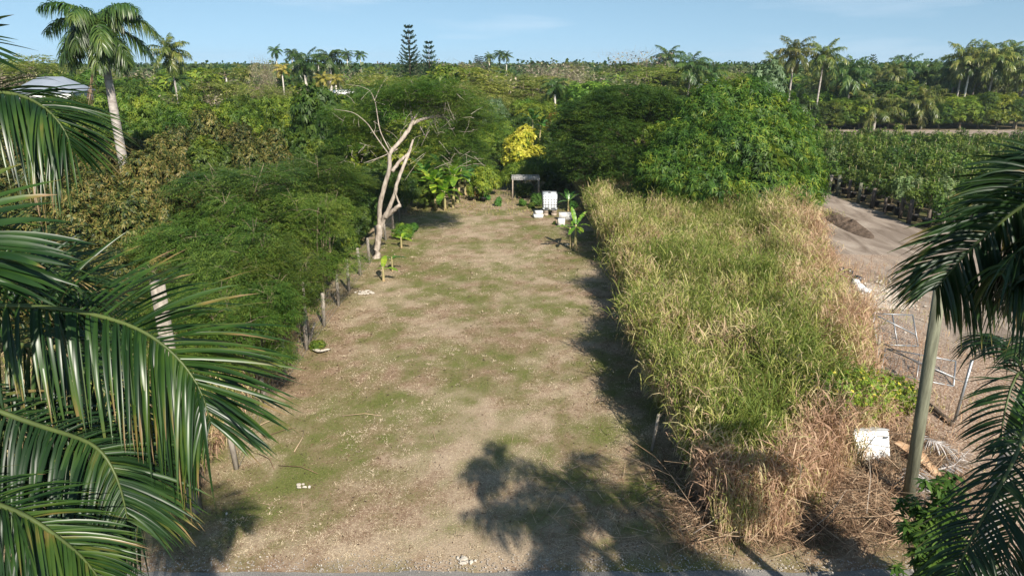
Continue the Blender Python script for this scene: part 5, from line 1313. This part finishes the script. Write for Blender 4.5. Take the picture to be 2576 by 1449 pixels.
for y in np.linspace(-Yy, Yy, 6)[1:-1]:
    for s in (-1, 1): mb.tube([(s*X*1.006, y, .14), (s*X*1.006, y, 1.08)], .011, n=5)
for y in (-.25, .25): mb.tube([(-X, y, 1.085), (X, y, 1.085)], .014, n=5)
mb.build('cage', MT['galv'], tk)
mb = MB(); mb.box((0, 0, .125), (1.0, 1.18, .025))
for x in (-.43, 0, .43): mb.box((x, 0, .065), (.13, 1.18, .094))
mb.box((0, -.53, .008), (1.0, .1, .018)); mb.box((0, .53, .008), (1.0, .1, .018)); mb.build('pallet', solid('pallet_plastic', (.5, .52, .54), .5, .4), tk)
for i, (x, lab) in enumerate([(-.28, 'left'), (.3, 'right')]):
    o = MB().box((0, 0, .12), (.34, .95, .22)).box((0.01, 0, .36), (.32, .9, .255)).build('block_stack', MT['board'], loc=(bt[0]+x, bt[1], .0)); tag(o, 'grey-brown block stack under the white tank, the %s one' % lab, 'blocks', 'block stacks under the tank')
def blk(u, v, d, rz, label, mat='concrete', parts=None, name='concrete_block'):
    b = gp(u, v); mb = MB(); 
    for c, dd, rr in (parts or [((0, 0, d[2]/2), d, 0)]): mb.box(c, dd, rr, jit=.012, seed=int(u))
    o = mb.build(name, MT[mat], loc=(b[0], b[1]+d[1]/2, .04)); o.rotation_euler = (0, 0, rz); return tag(o, label, 'block')
blk(1354, 550, (.6, .45, .45), .1, 'white chipped block left of the tank', parts=[((0, 0, .12), (.64, .5, .24), .05), ((.03, .02, .36), (.5, .4, .23), .25)])
blk(1426, 556, (1.05, .4, .5), -.05, 'long white block right of the tank, behind the young banana')
blk(1412, 571, (.42, .35, .5), .15, 'grey-white block in front of the long white one')
o = bush(1394, 566, .16, .3, 'dark', 'dark weed at the side of the grey-white block', 'bush1', 'weed_clump', 'weed')
for i, (u, v, n, R, lab, nm) in enumerate([(1430, 618, 9, .3, 'little heap of white stones at the foot of the young banana', 's'), (915, 740, 26, .42, 'flat white limestone rubble by the left fence', 's'), (760, 1226, 7, .15, 'white chip scatter on the near left grass', 's'), (572, 1296, 1, .08, 'single white scrap on the shaded grass near the left pole', 's'), (1172, 1417, 12, .22, 'small white and grey litter beside the road edge', 's')]):
    b = gp(u, v); rg = R0(50+i); mb = MB()
    for k in range(n): mb.rock((rg.normal(0, R*.5), rg.normal(0, R*.35), .03), (rg.uniform(.02, .1)*(R/.3)**.5, rg.uniform(.02, .08)*(R/.3)**.5, .03), seed=k+i*9)
    tag(mb.build('stone_heap', MT['stone'], loc=(b[0], b[1], .05)), lab, 'stones')
# wooden frame with wire shelf
b = gp(1289.4, 505.7); fr = thing('garden_frame', (b[0], b[1], 0), 'open frame of thin posts carrying a white wire rack over a dark bush', 'frame')
for (x, y) in ((0, 0), (2.02, 0), (0, 1.8), (2.02, 1.8), (1.0, 1.8)):
    MB().tube([(x, y, -.05), (x+.01, y, 1.62)], .05, n=7, wob=.05).build('post', MT['board'], fr)
MT['whitewire'] = solid('white_wire', (.7, .68, .66), .5, .4)
mb = MB()
for z in (1.63, 1.74):
    for y in np.linspace(0, 1.8, 7): mb.tube([(-.06, y, z), (2.08, y, z)], .012, n=4)
    for x in np.linspace(-.06, 2.08, 12): mb.tube([(x, 0, z+.006), (x, 1.8, z+.006)], .01, n=4)
for x in np.linspace(-.06, 2.08, 12):
    for y in (0, 1.8): mb.tube([(x, y, 1.63), (x, y, 1.76)], .009, n=4)
mb.build('rack', MT['whitewire'], fr)

# ------------------------------------------------------------ yard at right
MT['chips'] = solid('stone_chips', (.42, .35, .28), .9, .1, (.24, .18, .14), 22, .8, c3=(.66, .6, .53), det=7)
MT['mound'] = solid('dark_mulch', (.13, .095, .07), .95, .05, (.065, .046, .034), 9, .9)
def mound(x0, y0, lx, ly, h, mat, label, name, seed=1, cat='heap'):
    rg = R0(seed); nx, ny = 60, 120; X, Y = np.meshgrid(np.linspace(-1, 1, nx), np.linspace(-1, 1, ny))
    r = np.sqrt(X**2+Y**2); Z = h*np.clip(1-r**2, 0, 1)**.9*(.1+1.6*fbm(X*lx*1.0+x0, Y*ly*1.0, .55, seed, 5)**1.3)-.03*(r > .97)
    v = np.stack([X*lx, Y*ly, Z], -1).reshape(-1, 3); i = np.arange(ny-1)[:, None]*nx; j = np.arange(nx-1)[None]
    mb = MB(); mb.add(v, np.stack([i+j, i+j+1, i+nx+j+1, i+nx+j], -1).reshape(-1, 4)[(r[:-1, :-1] < 1).ravel()]) 
    o = mb.build(name, MT[mat], smooth=False, loc=(x0, y0, .05)); return tag(o, label, cat)
o = mound(21.9, 43.6, .9, 4.2, .38, 'mound', 'long low heap of dark soil and cut grass on the dirt track', 'soil_heap', 3); o.rotation_euler = (0, 0, -.08)
tall_grass('heap_grass', 'dry cut grass lying over the low soil heap', 200, lambda rng, n: (21.4+rng.normal(0, .6, n), rng.uniform(45.0, 48.4, n)), H_(.25, .6), C_(.15), seed=16, plumes=0, leaves=4, Lr=(.2, .5), W=.03)
c = gp(2190, 745); o = mound(c[0], c[1], 1.6, 2.1, .16, 'chips', 'broken white rubble spread beside the dry grass at the yard edge', 'rubble_heap', 5); 
mb = MB(); rg = R0(77)
for k in range(230): 
    a = rg.normal(0, .7, 2); a[1] += .35*a[0]; mb.rock((a[0]*1.5, a[1]*1.9, .1*math.exp(-a@a)+.02), rg.uniform(.02, .09, 3)*(1, 1, .5), seed=k)
tag(mb.build('rubble', MT['stone'], loc=(c[0], c[1], .06)), 'loose white stone chunks lying on the rubble heap', 'rubble')
MT['bag'] = solid('black_plastic_sheet', (.035, .037, .045), .3, .5, (.02, .02, .025), 5, .5)
MT['whitebag'] = solid('white_woven_bag', (.72, .72, .72), .6, .3, (.5, .5, .5), 6, .5)
def sack(u, v, r, mat, label, seed, z=.0):
    b = gp(u, v); mb = MB(); rq = R0(seed)
    for k in range(7): o_ = rq.normal(0, .45, 2); mb.rock((r[0]*o_[0], r[1]*o_[1], r[2]*rq.uniform(.25, .8)), np.array(r)*rq.uniform(.35, .75, 3), seed=seed+k)
    return tag(mb.build('rubbish_bag', MT[mat], loc=(b[0], b[1], z)), label, 'bag')
sack(2112, 688, (.28, .35, .3), 'bag', 'black plastic bag at the edge of the reddish dry grass', 3)
sack(2150, 708, (.35, .3, .2), 'bag', 'dark plastic scrap behind the white bag at the rubble', 6)
sack(2166, 735, (.3, .55, .32), 'whitebag', 'crumpled white bag on the rubble beside the dry grass', 9)
# gates and posts
def gate(c, w_, h_, tilt, rz, label, seed):
    root = thing('metal_gate', c, label, 'gate'); rg = R0(seed)
    M = Matrix.Rotation(rz, 3, 'Z')@Matrix.Rotation(tilt, 3, 'X'); f = lambda x, z: np.array(M@Vector((x, 0, z)))
    mb = MB()
    for a, b_ in (((0, 0), (w_, 0)), ((w_, 0), (w_, h_)), ((w_, h_), (0, h_)), ((0, h_), (0, 0)), ((0, h_), (w_, .35*h_)), ((w_*.5, 0), (w_*.5, h_))): mb.tube([f(*a), f(*b_)], .026, n=7)
    mb.build('gate_frame', MT['galv'], root)
    wb = MB()
    for k in np.arange(-h_, w_, .11):
        a0, a1 = max(k, 0), min(k+h_, w_); wb.tube([f(a0, a0-k), f(a1, a1-k)], .004, n=3, cap=False); wb.tube([f(a0, h_-(a0-k)), f(a1, h_-(a1-k))], .004, n=3, cap=False)
    wb.build('wire_mesh', MT['galv'], root)
c = gp(2205, 872); gate((c[0], c[1], .1), 1.45, 1.25, -.75, -.12, 'grey pipe gate with wire mesh lying tilted at the yard edge', 1)
c = gp(2215, 940); gate((c[0], c[1], .08), 2.1, 1.3, -1.25, -.55, 'second pipe gate with torn mesh lying almost flat in front of the first', 2)
def mpost(ub, vb, ut, vt, r, mat, label, Yo=0):
    b = gp(ub, vb); t = at(ut, vt, b[1]+Yo); mb = MB(); mb.tube([(0, 0, -.03), t-b], r, n=8); return tag(mb.build('fence_post', MT[mat], loc=b), label, 'post')
mpost(2176, 896, 2201, 784, .045, 'galv', 'leaning grey metal post left of the tilted gate')
mpost(2199, 945, 2214, 843, .05, 'post', 'weathered post in front of the tilted gate')
mpost(2399, 1066, 2446, 905, .04, 'galv', 'leaning galvanised post standing free in the dirt yard', .1)
rl = MB(); a, b = at(2217, 859, gp(2199, 945)[1]), at(2423, 960, gp(2399, 1066)[1]); rl.tube([a*0, (b-a)*.5-(0, 0, .12), b-a], .015, n=5)
tag(rl.build('slack_cable', MT['wire'], loc=a), 'slack wire running from the gate post to the galvanised post', 'wire')
# long dark pipe lying at the foot of the brush
pp = MB(); a, b = gp(2310, 1000, .15), gp(2395, 1068, .12); pp.tube([a*0, (b-a)*.5+(0, 0, .06), b-a], .07, n=8, wob=.08); tag(pp.build('dark_log', MT['darkbark'], loc=a), 'dark branch lying behind the greenish timber pole', 'branch')
# freezer
c = gp(2196, 1190); c[1] -= .05
fz = thing('freezer', (c[0], c[1]+.1, .22), 'old white box freezer tipped back and half buried in dead brush', 'appliance', rz=.04); fz.rotation_euler = (-.42, .03, .06)
MT['enamel'] = solid('white_enamel', (.76, .76, .74), .35, .5, (.45, .41, .36), 5, c3=(.82, .82, .8)); MT['greylid'] = solid('dirty_grey_top', (.5, .5, .49), .5, .4, (.3, .29, .27), 7)
mb = MB(); rbox(mb, (0, .32, .44), (.96, .62, .84), .03, 2); mb.build('cabinet', MT['enamel'], fz)
mb = MB(); rbox(mb, (0, .32, .885), (.98, .64, .05), .03, 2); mb.build('lid', MT['greylid'], fz)
MB().box((0, -.005, .79), (.9, .012, .012)).build('seam', MT['pot'], fz); MB().box((.36, -.012, .7), (.13, .03, .03)).build('handle', MT['pot'], fz)
# palm boot, grey fronds, cane, pipe
MT['boot'] = solid('orange_palm_sheath', (.42, .26, .15), .7, .2, (.26, .15, .085), 4, .4, stretch=(1, 1, 1), c3=(.6, .44, .29))
def boot(P, W, label, mat='boot', seed=0):
    P = np.array(P, float); b = P[0].copy(); P = P-b; ts = np.linspace(0, 1, 12); tt = np.linspace(0, 1, len(P)); Q = np.stack([np.interp(ts, tt, P[:, i]) for i in range(3)], 1)
    T = nrm(np.gradient(Q, axis=0)); S = nrm(np.cross(T, (0, 0, 1.))); U = np.cross(S, T); mb = MB(); rg = R0(seed); a = np.linspace(-1.3, 1.3, 9); v = []
    for i in range(12):
        w_ = W*math.sin(math.pi*(.12+.8*ts[i]))**.7
        for k in a: v.append(Q[i]+S[i]*w_*math.sin(k)+U[i]*w_*.55*(1-math.cos(k))+rg.normal(0, .01, 3))
    q = [(i*9+j, i*9+j+1, (i+1)*9+j+1, (i+1)*9+j) for i in range(11) for j in range(8)]; mb.add(v, q)
    return tag(mb.build('palm_sheath', MT[mat], loc=b), label, 'palm debris')
boot([gp(2252, 1112, .55), gp(2310, 1150, .5), gp(2362, 1200, .25)], .2, 'orange-brown fallen palm sheath beside the freezer')
boot([gp(2262, 1132, .4), gp(2320, 1180, .3), gp(2350, 1215, .2)], .15, 'second orange palm sheath under the first', seed=4)
MT['greydead'] = leaf_mat('grey_dead_fronds', [(.2, .18, .16), (.32, .29, .27), (.45, .42, .4)], patch=.5, jit=1, trans=.05, objvar=.05)
def dead_frond(P, label, Ll=.5, seed=0, rr=.03, n=34, mat='greydead'):
    P = np.array(P, float); b = P[0].copy(); mb = MB(); frond_mesh(mb, mb, R0(seed), P-b, n=n, Ll=Ll, Wl=.03, nseg=3, droop=.25, rr=rr, a_up=-.05, a_var=.2)
    return tag(mb.build('dead_frond', MT[mat], loc=b), label, 'palm debris')
dead_frond([gp(2290, 1090, .35), gp(2350, 1110, .5), gp(2420, 1140, .3)], 'grey dead frond behind the orange palm sheath', seed=1)
dead_frond([gp(2300, 1160, .5), gp(2310, 1200, .45), gp(2330, 1262, .15)], 'grey dead frond hanging right of the greenish pole foot', seed=2)
dead_frond([gp(2360, 1180, .3), gp(2400, 1170, .35), gp(2440, 1130, .2)], 'bleached frond at the right end of the palm debris', seed=3, Ll=.35)
dead_frond([gp(2220, 1260, .3), gp(2260, 1300, .3), gp(2290, 1360, .15)], 'thin dead frond in the brush before the freezer', seed=5, Ll=.3, mat='straw')
boot([gp(785, 878, .12), gp(805, 885, .15), gp(832, 878, .08)], .1, 'pale palm sheath scrap at the left fence', 'stone', 7)
pp = MB(); a, b = gp(2338, 1324, .2), gp(2350, 1372, .15); pp.tube([a*0, b-a], .03, n=8); tag(pp.build('white_pipe', MT['white_plastic'], loc=a), 'short white pipe lying by the dark shrub', 'pipe')
for i, (L, lab) in enumerate([([(1745, 1340, .3), (1830, 1285, .55), (1935, 1225, .9), (1960, 1240, .75)], 'long bent bare cane arching over the brush'), ([(2180, 1290, .4), (2190, 1200, .9), (2185, 1130, 1.25)], 'pale vertical cane rising in front of the freezer'),
        ([(2160, 1150, .9), (2200, 1098, 1.35), (2290, 1088, 1.3), (2330, 1110, 1.0)], 'thin dark vine stem arching over the freezer'), ([(1700, 1260, .1), (1790, 1262, .3), (1890, 1310, .35)], 'straight dry cane lying at the foot of the grass'), ([(2030, 1340, .2), (2090, 1290, .6), (2130, 1230, .8)], 'dry cane leaning in the middle of the brush')]):
    P = np.array([gp(u, v, z) for u, v, z in L]); b = P[0].copy(); mb = MB(); mb.tube(P-b, np.linspace(.013, .006, len(P)), n=5)
    tag(mb.build('cane', MT['darkbark' if i == 2 else 'straw'] if i == 2 else MT['board'], loc=b), lab, 'branch')
mb = MB(); rg = R0(41); cF = gp(2196, 1190)
for i in range(70):
    a = np.array((cF[0]+rg.uniform(-.9, .9), cF[1]-.25+rg.uniform(-.35, .1), .05)); d = np.array((rg.normal(0, .5), rg.normal(-.1, .2), 1.0)); L_ = rg.uniform(.4, 1.15)
    mb.tube([a, a+d*L_*.5+rg.normal(0, .06, 3), a+d*L_+rg.normal(0, .12, 3)], [.009, .007, .004], n=3, cap=False)
struct(mb.build('dead_twigs', MT['bark']), 'stuff', 'dead twigs standing against the old freezer')
# yellow-flowering scrambler at the grass edge
b = gp(2215, 1080)
for i, (u, v, z, R, H, lab) in enumerate([(2130, 965, 1.9, .9, .9, 'left'), (2190, 965, 1.5, .7, .8, 'middle'), (2262, 975, 1.1, .5, .6, 'right')]):
    c = gp(u, v, z); rg = R0(300+i); root = thing('flowering_vine', (c[0], c[1], 0), 'scrambling shrub with small yellow flowers on the right grass edge, the %s one' % lab, 'shrub')
    C = np.array([(0, 0, z-.1), (.4, .1, z-.5), (-.4, 0, z-.4)]); Q = np.array([(R, R*.8, H*.6), (R*.6, R*.6, H*.6), (R*.6, R*.6, H*.6)])
    P, Nn = surf(rg, C, Q, 620, inner=.4, low=-.9, spread=.25); mb = MB(); rosettes(mb, rg, P, Nn, 5, .075, .04); mb.build('foliage', MT['bright'], root)
    P, Nn = surf(rg, C, Q*1.05, 90, inner=.6, low=0, spread=.2); mb = MB(); rosettes(mb, rg, P, Nn, 5, .05, .04); mb.build('flowers', MT['yellow'], root)['kind'] = 'stuff'
    tb = MB()
    for k in range(12): e = C[k % 3]+rg.normal(0, .4, 3); tb.tube([(rg.normal(0, .15), rg.normal(0, .15), 0), e*.6, e], [.015, .01, .005], n=3, cap=False)
    tb.build('stems', MT['bark'], root)
# dark whorled shrub at the bottom right
def whorl_shrub(C, label, seed, l=.24, w_=.075, mat='dark'):
    rg = R0(seed); b = np.array((C[0][0], C[0][1], 0)); root = thing('dark_shrub', b, label, 'shrub'); mb = MB(); tb = MB()
    for c in C:
        c = np.array(c)-b
        for j in range(9):
            p_ = c+rg.normal(0, .22, 3); tb.tube([(0, 0, .0), p_*(.6, .6, .55), p_], [.02, .014, .008], n=4, cap=False)
            for k in range(3): rosettes(mb, rg, (p_-np.array((0, 0, .07*k)))[None], np.array([[0, 0, 1.]]), 8, l, w_, out=.3, droop=.3, two=True)
    mb.build('foliage', MT[mat], root); tb.build('stems', MT['bark'], root)
whorl_shrub([at(2390, 1235, 10.6), at(2330, 1290, 10.5), at(2310, 1330, 10.4), at(2350, 1400, 10.2), at(2400, 1330, 10.4), at(2300, 1440, 9.9), at(2370, 1300, 10.5), at(2420, 1400, 10.0), at(2350, 1470, 9.8)], 'dark glossy shrub with whorled leaves at the bottom right', 5)

# ------------------------------------------------------------ house, shed, power line
hx = at(128, 193, 78); MT['roofgrey'] = solid('grey_metal_roof', (.27, .3, .35), .6, .3, (.22, .25, .29), .6); MT['wallwhite'] = solid('white_render', (.75, .74, .72), .8, .2, (.65, .64, .6), 2)
hs = thing('house', (hx[0], 78, 0), 'house with pale grey roof glimpsed through the palm fronds at upper left', 'house', rz=.15)
zr = hx[2]; w_, l_ = 2.7, 4.0
MB().box((0, 0, (zr-1.3)/2), (w_*2-.5, l_*2-.5, zr-1.3)).build('wall', MT['wallwhite'], hs)
mb = MB(); v = [(-w_, -l_, zr-1.5), (w_, -l_, zr-1.5), (w_, l_, zr-1.5), (-w_, l_, zr-1.5), (-w_*.45, 0, zr), (w_*.45, 0, zr)]
mb.add(v, [(0, 1, 5, 4), (2, 3, 4, 5)], [(1, 2, 5), (3, 0, 4)]); mb.box((0, 0, zr-1.58), (w_*2, l_*2, .14)); mb.build('roof', MT['roofgrey'], hs)
for x in (-1.6, 0.1, 1.7):
    f = MB().box((x, -l_+.23, zr-2.6), (1.0, .06, 1.1)).build('window', MT['whitewire'], hs); MB().box((x, -l_+.195, zr-2.6), (.84, .02, .94)).build('pane', MT['pot'], f)
MB().box((2.9, -l_-.3, zr-2.1), (1.6, .5, .8)).build('porch', MT['wallwhite'], hs)
sx = at(838, 226, 97); sd = thing('shed', (sx[0], 97, 0), 'low dark shelter with pale roof under the white-trunked palm', 'shed')
for x, y in ((-2.8, -2), (2.8, -2), (-2.8, 2), (2.8, 2)): MB().tube([(x, y, 0), (x, y, sx[2]-.4)], .1, n=6).build('post', MT['post'], sd)
MB().box((0, 0, sx[2]-.3), (6.4, 4.8, .16), tilt=('X', .08)).build('roof', MT['wallwhite'], sd); MB().box((0, 1.5, sx[2]/2-.3), (5.4, .1, sx[2]-1)).build('wall', MT['postdark'], sd)
a, b = at(950, 160, 190), at(1420, 164, 190)
for i, z in enumerate((0, -.8, -1.5)):
    mb = MB(); P = [a+(b-a)*t+np.array((0, 0, z-1.6*4*t*(1-t)*.3)) for t in np.linspace(0, 1, 12)]; mb.tube(np.array(P)-a, .045, n=4, cap=False)
    tag(mb.build('power_cable', MT['postdark'], loc=a), 'thin power cable crossing behind the tiered pines, %s of three' % ['top', 'middle', 'lowest'][i], 'cable', 'power cables')
for i, p_ in enumerate((a, b)):
    rt = thing('utility_pole', (p_[0], p_[1], 0), 'far utility pole at the %s end of the power cables' % ['left', 'right'][i], 'pole'); MB().tube([(0, 0, 0), (0, 0, p_[2]+.6)], .16, n=6).build('pole', MT['postdark'], rt); MB().box((0, 0, p_[2]-.1), (2.2, .12, .12)).build('crossarm', MT['postdark'], rt)

# ------------------------------------------------------------ the near palms
def near_palm(hub, trunk_r, paths, label, mat, seed, arcs=(), Ll=.85, Wl=.05, n=44, shaftH=1.2, wl_arc=.05):
    rg = R0(seed); hub = np.array(hub, float); root = thing('palm_tree', (hub[0], hub[1], 0), label, 'palm tree'); off = np.array((hub[0], hub[1], 0))
    H = hub[2]-shaftH
    tb = MB(); tb.tube([(0, 0, z) for z in np.linspace(-.1, H, 10)], [trunk_r*(1.4 if i == 0 else 1.1-.02*i) for i in range(10)], n=16, wob=.01); tb.build('trunk', MT['palmtrunk'], root, smooth=True)
    cb = MB(); cb.tube([(0, 0, H-.02), (0, 0, H+shaftH*.4), (0, 0, H+shaftH)], [trunk_r*1.0, trunk_r*.85, trunk_r*.4], n=14); cb.build('crownshaft', MT['crownshaft'], root, smooth=True)
    for i, pth in enumerate(paths):
        P = [hub-off]+[at(*p_)-off for p_ in pth['p']]; mb = MB(); rb = MB()
        frond_mesh(mb, rb, rg, P, n=pth.get('n', n), Ll=pth.get('L', Ll), Wl=pth.get('W', Wl), nseg=6, fold=pth.get('fold', .22), a_up=pth.get('a', .1), a_var=pth.get('av', .25), droop=pth.get('d', .7), rr=pth.get('r', .028),
                   t0=pth.get('t0', .16), fwd=pth.get('f', .55), side_a=pth.get('sa'), side_d=pth.get('sd'), tips=True, dvar=.45, up=pth.get('up', (0, 0, 1)), left=pth.get('left', 1), right=pth.get('right', 1))
        f = mb.build('frond', MT[pth.get('m', mat)], root); rb.build('midrib', MT['petiole'], f)
    for az, el, L, sag in arcs:
        mb = MB(); rb = MB(); frond_mesh(mb, rb, rg, arch(hub-off, math.radians(az), el, L, sag, n=9), n=n, Ll=Ll, Wl=wl_arc, nseg=4, fold=.2, a_var=.4, droop=.7, rr=.028, tips=True)
        f = mb.build('frond', MT[mat], root); rb.build('midrib', MT['petiole'], f)
    return root
near_palm((-4.95, 4.5, 8.5), .2, [
    dict(p=[(-200, 772, 4.5), (0, 765, 4.5), (166, 773, 4.5), (290, 803, 4.45), (365, 832, 4.4), (430, 880, 4.35), (480, 935, 4.3), (515, 1000, 4.25), (530, 1065, 4.2)], L=.84, W=.034, n=100, sa=(1.1, -.5), sd=(.25, 1.0), av=.36, f=.7, left=1.15, right=.85),
    dict(p=[(-200, 960, 4.15), (0, 1035, 4.1), (100, 1072, 4.1), (200, 1100, 4.0), (250, 1125, 3.95), (285, 1175, 3.9), (308, 1240, 3.85), (322, 1310, 3.8)], L=.74, W=.028, n=110, sa=(.1, -.4), sd=(.5, .95), av=.25, m='nearpalm2'),
    dict(p=[(-250, 1200, 3.4), (-60, 1250, 3.3), (60, 1290, 3.25), (140, 1345, 3.2), (210, 1400, 3.1), (260, 1470, 3.0)], L=.5, W=.022, n=70, sa=(.35, .1), sd=(.25, .35), av=.3, f=1.1),
    dict(p=[(-330, 420, 4.9), (-150, 250, 5.0), (0, 228, 5.0), (70, 245, 5.0), (120, 275, 4.95), (160, 320, 4.9), (180, 370, 4.9)], L=.62, W=.026, n=100, sa=(.35, -.25), sd=(.3, .85), av=.3, f=.7),
    dict(p=[(-350, 560, 4.3), (-200, 520, 4.1), (-90, 560, 3.9), (-30, 640, 3.8), (0, 720, 3.7)], L=.62, W=.05, n=40, sa=(.7, .5), sd=(.15, .3), av=.3),
    dict(p=[(-420, 300, 4.6), (-300, 120, 4.8), (-160, 60, 4.9), (-70, 90, 5.0), (-20, 150, 5.0)], L=.5, W=.04, n=34, sa=(.9, .2), sd=(.05, .3), av=.2),
    dict(p=[(-330, 1050, 3.9), (-150, 1150, 3.9), (0, 1230, 3.85), (110, 1330, 3.8), (180, 1430, 3.7)], L=.75, W=.03, n=80, sa=(-.1, -.6), sd=(.9, 1.0), av=.25, m='nearpalm2'),
    dict(p=[(-350, 780, 4.9), (-120, 690, 5.3), (40, 700, 5.6), (170, 735, 5.7), (270, 790, 5.8)], L=.95, W=.032, n=80, sa=(1.0, .4), sd=(.15, .4), av=.3, m='nearpalm2'),
    dict(p=[(-250, 820, 4.8), (-60, 845, 4.8), (90, 870, 4.75), (190, 915, 4.7), (270, 985, 4.65), (320, 1065, 4.6), (345, 1150, 4.55)], L=.72, W=.028, n=110, sa=(.2, -.5), sd=(.6, 1.0), av=.35, m='nearpalm2', f=.6),
    dict(p=[(-300, 1020, 4.4), (-80, 1065, 4.4), (90, 1110, 4.35), (220, 1165, 4.3), (310, 1235, 4.25), (360, 1310, 4.2)], L=.66, W=.028, n=110, sa=(.0, -.5), sd=(.8, 1.0), av=.35, m='nearpalm2', f=.6),
    dict(p=[(-330, 700, 5.3), (-100, 620, 5.5), (60, 640, 5.6), (160, 690, 5.6), (230, 760, 5.6)], L=.7, W=.028, n=90, sa=(.9, .2), sd=(.2, .6), av=.4, m='nearpalm2', f=.9),
], 'glossy near palm reaching in from the left edge with long arching fronds', 'nearpalm', 5,
    arcs=[(150, .9, 3.2, 1.5), (185, .4, 3.2, 1.4), (215, .8, 3.2, 1.6), (240, .2, 3.0, 1.2), (120, .5, 3.2, 1.5), (170, -.2, 3.0, .9)])
near_palm((6.3, 4.3, 9.0), .2, [
    dict(p=[(2800, 470, 5.0), (2680, 465, 5.2), (2576, 510, 5.35), (2500, 572, 5.4), (2440, 627, 5.4), (2392, 680, 5.4), (2355, 728, 5.4)], L=.7, W=.034, n=80, sa=(.0, -.1), sd=(.3, .5), av=.25, f=.55, t0=.3, up=(.1, -.9, .35)),
    dict(p=[(2850, 420, 5.4), (2720, 400, 5.7), (2620, 425, 5.8), (2540, 470, 5.9), (2480, 525, 5.9)], L=.66, W=.032, n=70, sa=(.1, .1), sd=(.2, .45), av=.3, f=.6, t0=.3, up=(.1, -.8, .5)),
    dict(p=[(2850, 520, 4.9), (2720, 540, 4.9), (2620, 590, 4.95), (2550, 640, 5.0), (2520, 690, 5.0)], L=.7, W=.038, n=56, sa=(0, -.5), sd=(.8, 1.0), av=.2, f=.3, t0=.3),
    dict(p=[(2850, 560, 4.7), (2740, 620, 4.6), (2650, 650, 4.6), (2600, 700, 4.6)], L=.6, W=.038, n=50, sa=(-.2, -.6), sd=(.9, 1.0), av=.2, f=.2, t0=.3),
], 'dark near palm reaching in from the right edge, seen against the dirt yard', 'nearpalm2', 6,
    arcs=[(-20, .6, 2.4, 1.9), (35, 1.2, 1.9, 1.8), (-60, .6, 3.2, 1.4), (-100, .8, 3.2, 1.6), (-140, .5, 3.2, 1.3), (-170, .9, 3.1, 1.3), (-120, .1, 3.2, 1.0), (-40, -.2, 2.4, 1.0), (-160, 0.2, 3.0, .9), (190, 1.2, 2.6, 1.2)], wl_arc=.06)
near_palm((6.7, 1.9, 9.0), .2, [], 'palm standing just outside the right edge, known by its shadow on the lawn', 'nearpalm2', 9,
    arcs=[(a_, e_, 3.3, s_) for a_, e_, s_ in ((0, .5, 1.9), (90, .9, 1.5), (130, .3, 1.2), (165, .8, 1.4), (205, .3, 1.2), (245, .9, 1.5), (290, .2, 1.1), (330, .6, 1.3), (25, -.2, .9), (150, -.1, .9), (190, 1.2, 1.3))], wl_arc=.07)
near_palm((at(2585, 960, 8.2)[0], 8.2, at(2585, 960, 8.2)[2]), .11, [
    dict(p=[(2565, 930, 8.0), (2540, 980, 7.8), (2522, 1060, 7.6), (2515, 1130, 7.5)], L=.62, W=.038, n=30, sa=(.2, .2), sd=(.35, .35), av=.3, f=.4, t0=.2),
    dict(p=[(2580, 1090, 7.2), (2545, 1170, 6.8), (2490, 1270, 6.5), (2440, 1360, 6.3), (2405, 1440, 6.1), (2390, 1520, 6.0)], L=.7, W=.036, n=56, sa=(.1, -.1), sd=(.45, .6), av=.25, f=.6),
    dict(p=[(2600, 1130, 7.3), (2575, 1250, 7.0), (2540, 1350, 6.8), (2520, 1450, 6.7)], L=.7, W=.036, n=50, sa=(0, -.3), sd=(.6, .8), av=.25),
    dict(p=[(2610, 870, 8.4), (2590, 850, 8.2), (2550, 900, 8.0)], L=.45, W=.034, n=26, sa=(.3, .0), sd=(.3, .6), av=.25),
], 'lower palm with yellow-tipped fronds in the bottom right corner', 'nearpalm2', 8, arcs=[(-10, .7, 2.2, 1.4), (40, .9, 2.2, 1.5), (80, .6, 2.0, 1.4), (-50, .4, 2.2, 1.3), (20, .1, 2.0, 1.0)], Ll=.6, Wl=.035, shaftH=.7)

# ------------------------------------------------------------ air
hz = bpy.data.meshes.new('haze'); hb = MB(); hb.box((0, 1350, 24), (4200, 2900, 52)); ho = hb.build('haze', MT['wire']); struct(ho, 'stuff', 'thin pale blue haze in the air')
hm = bpy.data.materials.new('haze'); hm.use_nodes = True; N = hm.node_tree.nodes; N.remove(N['Principled BSDF']); pv = N.new('ShaderNodeVolumePrincipled')
pv.inputs['Color'].default_value = (.72, .86, 1.0, 1); pv.inputs['Density'].default_value = .00019; pv.inputs['Anisotropy'].default_value = .1
hm.node_tree.links.new(pv.outputs[0], N['Material Output'].inputs['Volume']); ho.data.materials.clear(); ho.data.materials.append(hm)
bpy.data.meshes.remove(hz)
